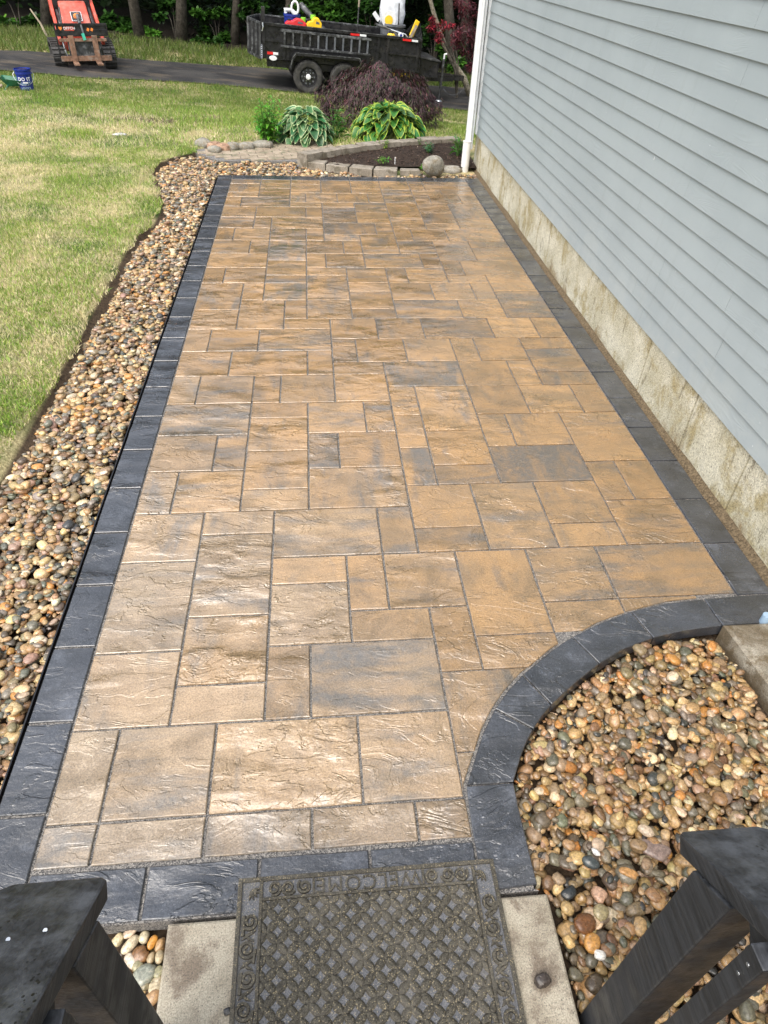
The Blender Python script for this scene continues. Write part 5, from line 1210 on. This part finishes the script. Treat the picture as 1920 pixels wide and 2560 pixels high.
MB().box(((SR + SF) / 2, yN, (ZB + ZT) / 2), (SF - SR, .02, ZT - ZB)).build('side_panel', MT['black'], tr)
MB().box(((SR + SF) / 2, yFa, (ZB + ZT) / 2), (SF - SR, .02, ZT - ZB)).build('side_panel', MT['black'], tr)
MB().box(((SR + SF) / 2, (yN + yFa) / 2, ZB + .02), (SF - SR, yFa - yN, .03)).build('floor', MT['black'], tr)
mb = MB()
mb.add([(SF, yN, ZB), (SF, yFa, ZB), (SF + .03, yFa, ZB), (SF + .03, yN, ZB), (SF, yN, ZT), (SF, yFa, ZT), (SF + .03, yFa, ZT), (SF + .03, yN, ZT), (SF + .18, yFa - .2, ZT + .24), (SF + .1, yN + .7, ZT + .24)],
       [(0, 1, 5, 4), (3, 7, 6, 2), (4, 5, 8, 9), (7, 9, 8, 6), (0, 4, 7, 3), (1, 2, 6, 5), (4, 9, 7), (5, 6, 8)]); mb.build('front_panel', MT['black'], tr)
for y in (yN - .03, yFa + .02): MB().box(((SR + SF) / 2, y, ZT), (SF - SR, .06, .05)).build('top_rail', MT['black_worn'] if y > 1 else MT['black'], tr, bevel=.006)
MB().box(((SR + SF) / 2, yN - .062, ZT + .02), (SF - SR, .006, .012)).build('worn_edge', MT['black_worn'], tr)
mb = MB()
for s in (SR + .03, SR + .44, SR + .52, 1.42, 1.62, SF - .05): MB().box((s, yN - .025, (ZB + ZT) / 2), (.05, .035, ZT - ZB - .04)).build('side_brace', MT['black'], tr)
for a_ in (((SR + .22, yN - .02, .86), (.42, .03, .045)), ((1.98, yN - .022, .84), (.72, .03, .03)), ((1.98, yN - .02, ZB + .03), (.72, .03, .04))): MB().box(*a_).build('side_brace', MT['black'], tr)
MB().box(((SR + SF) / 2 + .05, yN + .12, .46), (SF - SR - .1, .08, .12)).build('frame_rail', MT['black'], tr); MB().box(((SR + SF) / 2 + .05, yFa - .12, .46), (SF - SR - .1, .08, .12)).build('frame_rail', MT['black'], tr)
for s in (0, .75): MB().bar((s, .15, .315), (s, 1.85, .315), .07, .07).build('axle', MT['black'], tr)
# fender, tray-shaped
mb = MB(); fp = [(-.38, .44), (-.33, .63), (-.26, .71), (1.02, .72), (1.08, .64), (1.13, .42)]
for (a, b), (c, d_) in zip(fp[:-1], fp[1:]): mb.add([(a, -.06, b), (c, -.06, d_), (c, .15, d_), (a, .15, b), (a, -.06, b - .02), (c, -.06, d_ - .02), (c, .15, d_ - .02), (a, .15, b - .02)], [(0, 1, 2, 3), (7, 6, 5, 4), (0, 4, 5, 1), (3, 2, 6, 7), (0, 3, 7, 4), (1, 5, 6, 2)])
for (a, b), (c, d_) in zip(fp[:-1], fp[1:]): mb.bar((a, -.065, b - .02), (c, -.065, d_ - .02), .012, .045)
mb.build('fender', MT['black'], tr); e_ = MB()
for (a, b), (c, d_) in zip(fp[:-1], fp[1:]): e_.bar((a, -.073, b + .002), (c, -.073, d_ + .002), .008, .014)
e_.build('fender_trim', MT['black_worn'], tr)
# tailgate: swung-open doors at the rear, seen edge on
for (hy, sg, an_) in ((yN, 1, 1.88), (yFa, -1, 1.88)):
    L_ = (yFa - yN) / 2; g0 = Vector((SR - .01, hy, 0)); dv = Vector((-math.sin(an_ - math.pi / 2) * 0 - math.cos(math.pi - an_) * .9, sg * math.sin(math.pi - an_), 0)).normalized()
    tgo = MB().bar(g0 + Vector((0, 0, (ZB + ZT) / 2)), g0 + dv * L_ + Vector((0, 0, (ZB + ZT) / 2)), .025, ZT - ZB).build('gate_door', MT['black'], tr)
    for t in (.04, .35, .66, .97): MB().box(g0 + dv * L_ * t + Vector((-.02, -.02, (ZB + ZT) / 2)), (.04, .04, ZT - ZB)).build('gate_rib', MT['black_worn'], tgo)
    for z in (ZT, ZB): MB().bar(g0 + Vector((-.01, -.015, z)), g0 + dv * L_ + Vector((-.01, -.015, z)), .04, .04).build('gate_rail', MT['black_worn'], tgo)
MB().box((SR + .02, yN - .06, ZT + .10), (.07, .06, .34)).build('gate_post', MT['black'], tr, bevel=.005)
MB().tube([(SR + .01, yN - .10, ZT + .02), (SR + .02, yN - .11, ZT - .05), (SR + .00, yN - .10, ZT - .12)], .012, 6).build('gate_latch', MT['steel'], tr)
def chain(name, P0, P1, sag, n, r, parent, m):
    mb = MB()
    for k in range(n):
        t = (k + .5) / n; c = Vector(P0).lerp(Vector(P1), t); c.z -= sag * 4 * t * (1 - t)
        pts = [c + Vector((math.cos(a) * r * 1.5 * (1), (math.sin(a) * r if k % 2 else 0), (0 if k % 2 else math.sin(a) * r))) for a in np.linspace(0, 6.28, 7)]
        mb.tube(pts, r * .28, 4)
    return mb.build(name, m, parent)
chain('gate_chain', (SR - .01, yN - .08, ZT - .35), (SR - .01, yN - .08, ZB), .0, 14, .012, tr, MT['steel'])
# reflectors, lamps, number
MB().box((SR + .16, yN - .014, ZB + .10), (.115, .006, .045)).build('reflector', MT['refl_red'], tr); MB().box((SR + .27, yN - .014, ZB + .10), (.10, .006, .045)).build('reflector', MT['refl_white'], tr)
MB().lathe([(0, -.012), (.075, -.010), (.08, 0)], (0, 0, 0), 20, 'y').build('marker_decal', MT['refl_white'], tr, (SR + .22, yN - .014, ZB + .02)).scale = (1, 1, .55)
for s in (.92, 2.0): MB().box((s, yN - .064, ZT - .022), (.18, .006, .035)).build('reflector', MT['refl_red'], tr); MB().box((s + .165, yN - .064, ZT - .022), (.13, .006, .035)).build('reflector', MT['refl_white'], tr)
for s in (1.70, 1.80): MB().box((s, yN + .076, .47), (.07, .006, .05), Matrix.Rotation(.3, 3, 'Y')).build('decal', MT['gold'], tr)
link('lettering', text_mesh('612', .105, .003, MT['gold'], .002, 1.4), tr, (2.06, yN + .073, .465), (math.pi / 2, 0, 0))
# tongue, toolbox, jack, coupler
MB().bar((2.0, .30, .42), (3.3, .92, .42), .07, .12).build('tongue_bar', MT['black'], tr); MB().bar((2.0, 1.66, .42), (3.3, 1.04, .42), .07, .12).build('tongue_bar', MT['black'], tr); MB().box((3.42, .98, .43), (.3, .10, .10)).build('coupler', MT['black'], tr)
mb = MB(); mb.add([(2.38, .30, .46), (2.80, .30, .46), (2.80, 1.6, .46), (2.38, 1.6, .46), (2.38, .30, .80), (2.80, .33, .75), (2.80, 1.6, .75), (2.38, 1.6, .80)], [(0, 3, 2, 1), (4, 5, 6, 7), (0, 1, 5, 4), (1, 2, 6, 5), (2, 3, 7, 6), (3, 0, 4, 7)]); mb.build('toolbox', MT['black'], tr, bevel=.01)
MB().box((2.59, .95, .79), (.46, 1.34, .02), Matrix.Rotation(.1, 3, 'Y')).build('toolbox_lid', MT['black_worn'], tr)
MB().tube([(2.95, .55, .05), (2.95, .55, .80)], .028, 10).build('jack', MT['black_worn'], tr); MB().tube([(2.95, .55, .80), (2.95, .55, .88), (3.0, .55, .89)], .02, 8).build('jack_crank', MT['refl_white'], tr)
MB().lathe([(0, 0), (.07, 0), (.06, .02), (.03, .03)], (2.95, .55, .01), 12).build('jack_foot', MT['steel'], tr)
MB().tube([(3.02, .78, .5), (3.02, .78, .68)], .016, 6).build('safety_hook', MT['gold'], tr)
chain('safety_chain', (2.95, .75, .38), (3.60, .6, .40), .26, 26, .013, tr, MT['black_worn'])
# ladder stowed on the side
la = empty('ladder', (wp.x, wp.y, zg), TY, 'dark aluminium ladder stowed flat along the near side of the dump trailer', 'ladder'); la.rotation_euler = (0, TP, TY)
MB().box((.345, yN - .085, 1.045), (1.82, .03, .045)).build('side_rail', MT['black_worn'], la, bevel=.005); MB().box((.345, yN - .085, .785), (1.82, .03, .035)).build('side_rail', MT['black_worn'], la, bevel=.005)
for k in range(11): MB().box((-.49 + .168 * k, yN - .085, .913), (.035, .022, .22)).build('rung', MT['black_worn'] if k < 4 else MT['grey_p'], la)
# cargo (each lies in the bed: own things)
ct, st_ = math.cos(TY), math.sin(TY)
def TB_(s, y, z): return tuple(wp + TM @ Vector((s, y, z)))
def cargo(name, s, y, z, label, cat):
    o = empty(name, TB_(s, y, z), TY, label, cat); o.rotation_euler = (0, TP, TY); return o
def can(name, s, y, z, m, label, w3=(.30, .16, .26)):
    o = cargo(name, s, y, z, label, 'fuel can'); a, b, h = w3
    mb = MB(); mb.prism([(-a / 2, 0), (a / 2, 0), (a / 2, h * .72), (a * .28, h * .98), (a * .02, h), (-a * .14, h * .8), (-a * .36, h * .78), (-a / 2, h * .6)], -b / 2, b / 2)
    mb.v = [(x, z_, y_) for x, y_, z_ in mb.v]; mb.build('body', m, o, bevel=.02)
    MB().tube([(-a * .3, 0, h * .75), (-a * .3, 0, h * .9)], .035, 12).build('cap', MT['black'], o); mb = MB(); mb.prism([(a * .08, h * .68), (a * .34, h * .66), (a * .32, h * .76), (a * .12, h * .82)], -b / 2 - .003, b / 2 + .003); mb.v = [(x, z_, y_) for x, y_, z_ in mb.v]; mb.build('grip_hole', MT['grey_p'], o)
can('fuel_can', -.25, .42, 1.0, MT['red_pl'], 'wide red plastic fuel can in the rear of the trailer bed', (.42, .2, .24)); can('fuel_can', .12, .42, .97, MT['yellow'], 'yellow plastic diesel can in the trailer bed right of the red one', (.30, .2, .32))
o = cargo('tool_bucket', -.30, .75, 1.0, 'blue bucket stuffed with white and tan cloths behind the red fuel can', 'bucket'); MB().lathe([(0, 0), (.14, 0), (.16, .24), (.17, .24), (.17, .28), (.155, .28)], (0, 0, 0), 24).build('shell', MT['blue'], o)
MB().tube([(-.12, 0, .28), (-.15, 0, .33), (.0, .02, .34), (.08, .0, .28)], .035, 8).build('cloth', MT['refl_white'], o); MB().tube([(.06 + .07 * math.cos(a), 0, .38 + .11 * math.sin(a)) for a in np.linspace(0, 6.28, 14)], .022, 8).build('hose_loop', MT['refl_white'], o)
MB().tube([(-.14, -.16, .1), (.0, -.17, .13), (.13, -.15, .08)], .04, 8).build('glove', MT['stick'], o)
o = cargo('spool', -.08, .62, 1.08, 'small lime green and black reel behind the fuel cans', 'reel'); MB().lathe([(0, 0), (.05, 0), (.05, .09), (0, .09)], (0, 0, .08), 14).build('drum', MT['lime'], o); MB().lathe([(0, 0), (.055, 0), (.055, .1), (0, .1)], (.2, 0, .13), 14).build('drum', MT['lime'], o); MB().box((.1, 0, .06), (.28, .08, .06)).build('frame', MT['black'], o)
o = cargo('drain_pipe', .0, 1.2, 1.0, 'black plastic pipe leaning diagonally out of the trailer bed', 'pipe'); MB().tube([(-.08, 0, .42), (.38, -.6, .04)], .055, 16).build('tube', MT['black_worn'], o)
o = cargo('rake', 1.1, 1.0, .6, 'upright wooden rake handle standing in the trailer bed', 'rake'); MB().tube([(0, 0, 0), (0, 0, .9)], .014, 8).build('ferrule', MT['black_worn'], o); MB().tube([(0, 0, .9), (.01, 0, 1.9)], .018, 8).build('handle', MT['stick'], o)
o = cargo('waste_bin', 1.80, .80, .68, 'round grey plastic trash bin in the front of the trailer bed', 'trash bin'); MB().lathe([(0, 0), (.20, 0), (.25, .58), (.285, .58), (.285, .62), (.25, .62), (.24, .5)], (0, 0, 0), 32).build('shell', MT['grey_p'], o); MB().box((.05, -.27, .46), (.14, .06, .09)).build('grip', MT['grey_p'], o, bevel=.01)
o = cargo('sack', 1.88, 1.2, .98, 'large white crumpled bulk sack standing behind the grey bin', 'sack'); v = stone_shape(ICO3, 1)[0]; v = v * np.array([.27, .22, .52]) * (1 + .06 * np.sin(v[:, [2]] * 9)); link('cloth', np_mesh('cloth', v, ICO3[1], MT['bag'], smooth=True), o, (0, 0, .34))
o = cargo('cut_off_saw', 1.68, .62, 1.28, 'disc saw with grey guard and yellow centre resting on the bin', 'saw'); MB().lathe([(0, -.02), (.15, -.02), (.15, .02), (0, .02)], (0, 0, .1), 28, 'y').build('guard', MT['refl_white'], o); MB().lathe([(0, -.03), (.085, -.03), (.085, .03)], (0, 0, .08), 20, 'y').build('cover', MT['gold'], o); MB().tube([(.22, 0, 0), (.19, 0, .38)], .014, 6).build('bar', MT['black'], o); MB().bar((-.32, 0, .18), (-.2, 0, .06), .05, .08).build('grip', MT['refl_white'], o)
o = cargo('shovel', 1.40, .42, 1.14, 'grey metal scoop shovel lying across the bin rim', 'shovel'); MB().tube([(0, 0, .13), (.6, -.08, .03), (.68, -.1, -.05)], .018, 8).build('shaft', MT['steel'], o); MB().bar((-.02, 0, .15), (.3, -.04, .08), .16, .02).build('blade', MT['black_worn'], o)
o = cargo('jug', 1.70, .30, 1.05, 'squat yellow jug with a black cap just above the trailer rail', 'jug'); MB().lathe([(0, 0), (.09, 0), (.09, .08), (.06, .12), (0, .12)], (0, 0, 0), 16).build('body', MT['yellow'], o); MB().lathe([(.05, .12), (.05, .15), (0, .15)], (0, 0, 0), 12).build('cap', MT['black'], o)
o = cargo('tape_roll', 1.90, .30, 1.10, 'small white and blue tape roll next to the yellow jug', 'tape roll'); MB().lathe([(.025, -.03), (.05, -.03), (.05, .03), (.025, .03), (.025, -.03)], (0, 0, .05), 20, 'y').build('roll', MT['refl_white'], o); MB().lathe([(0, -.032), (.025, -.032), (.025, .03)], (0, 0, .05), 14, 'y').build('core', MT['blue'], o)
o = cargo('push_broom', 2.10, .45, 1.06, 'yellow-topped broom head leaning on the front panel of the trailer', 'broom'); MB().bar((.05, 0, .08), (.16, 0, .36), .05, .09).build('head', MT['yellow'], o, bevel=.01); MB().bar((-.0, -.02, .0), (.14, -.03, .28), .04, .05).build('bristles', MT['stick'], o)
open('/tmp/tris.txt', 'w').write(str(sum(len(m.loops) - 2 * len(m.polygons) for m in bpy.data.meshes)))
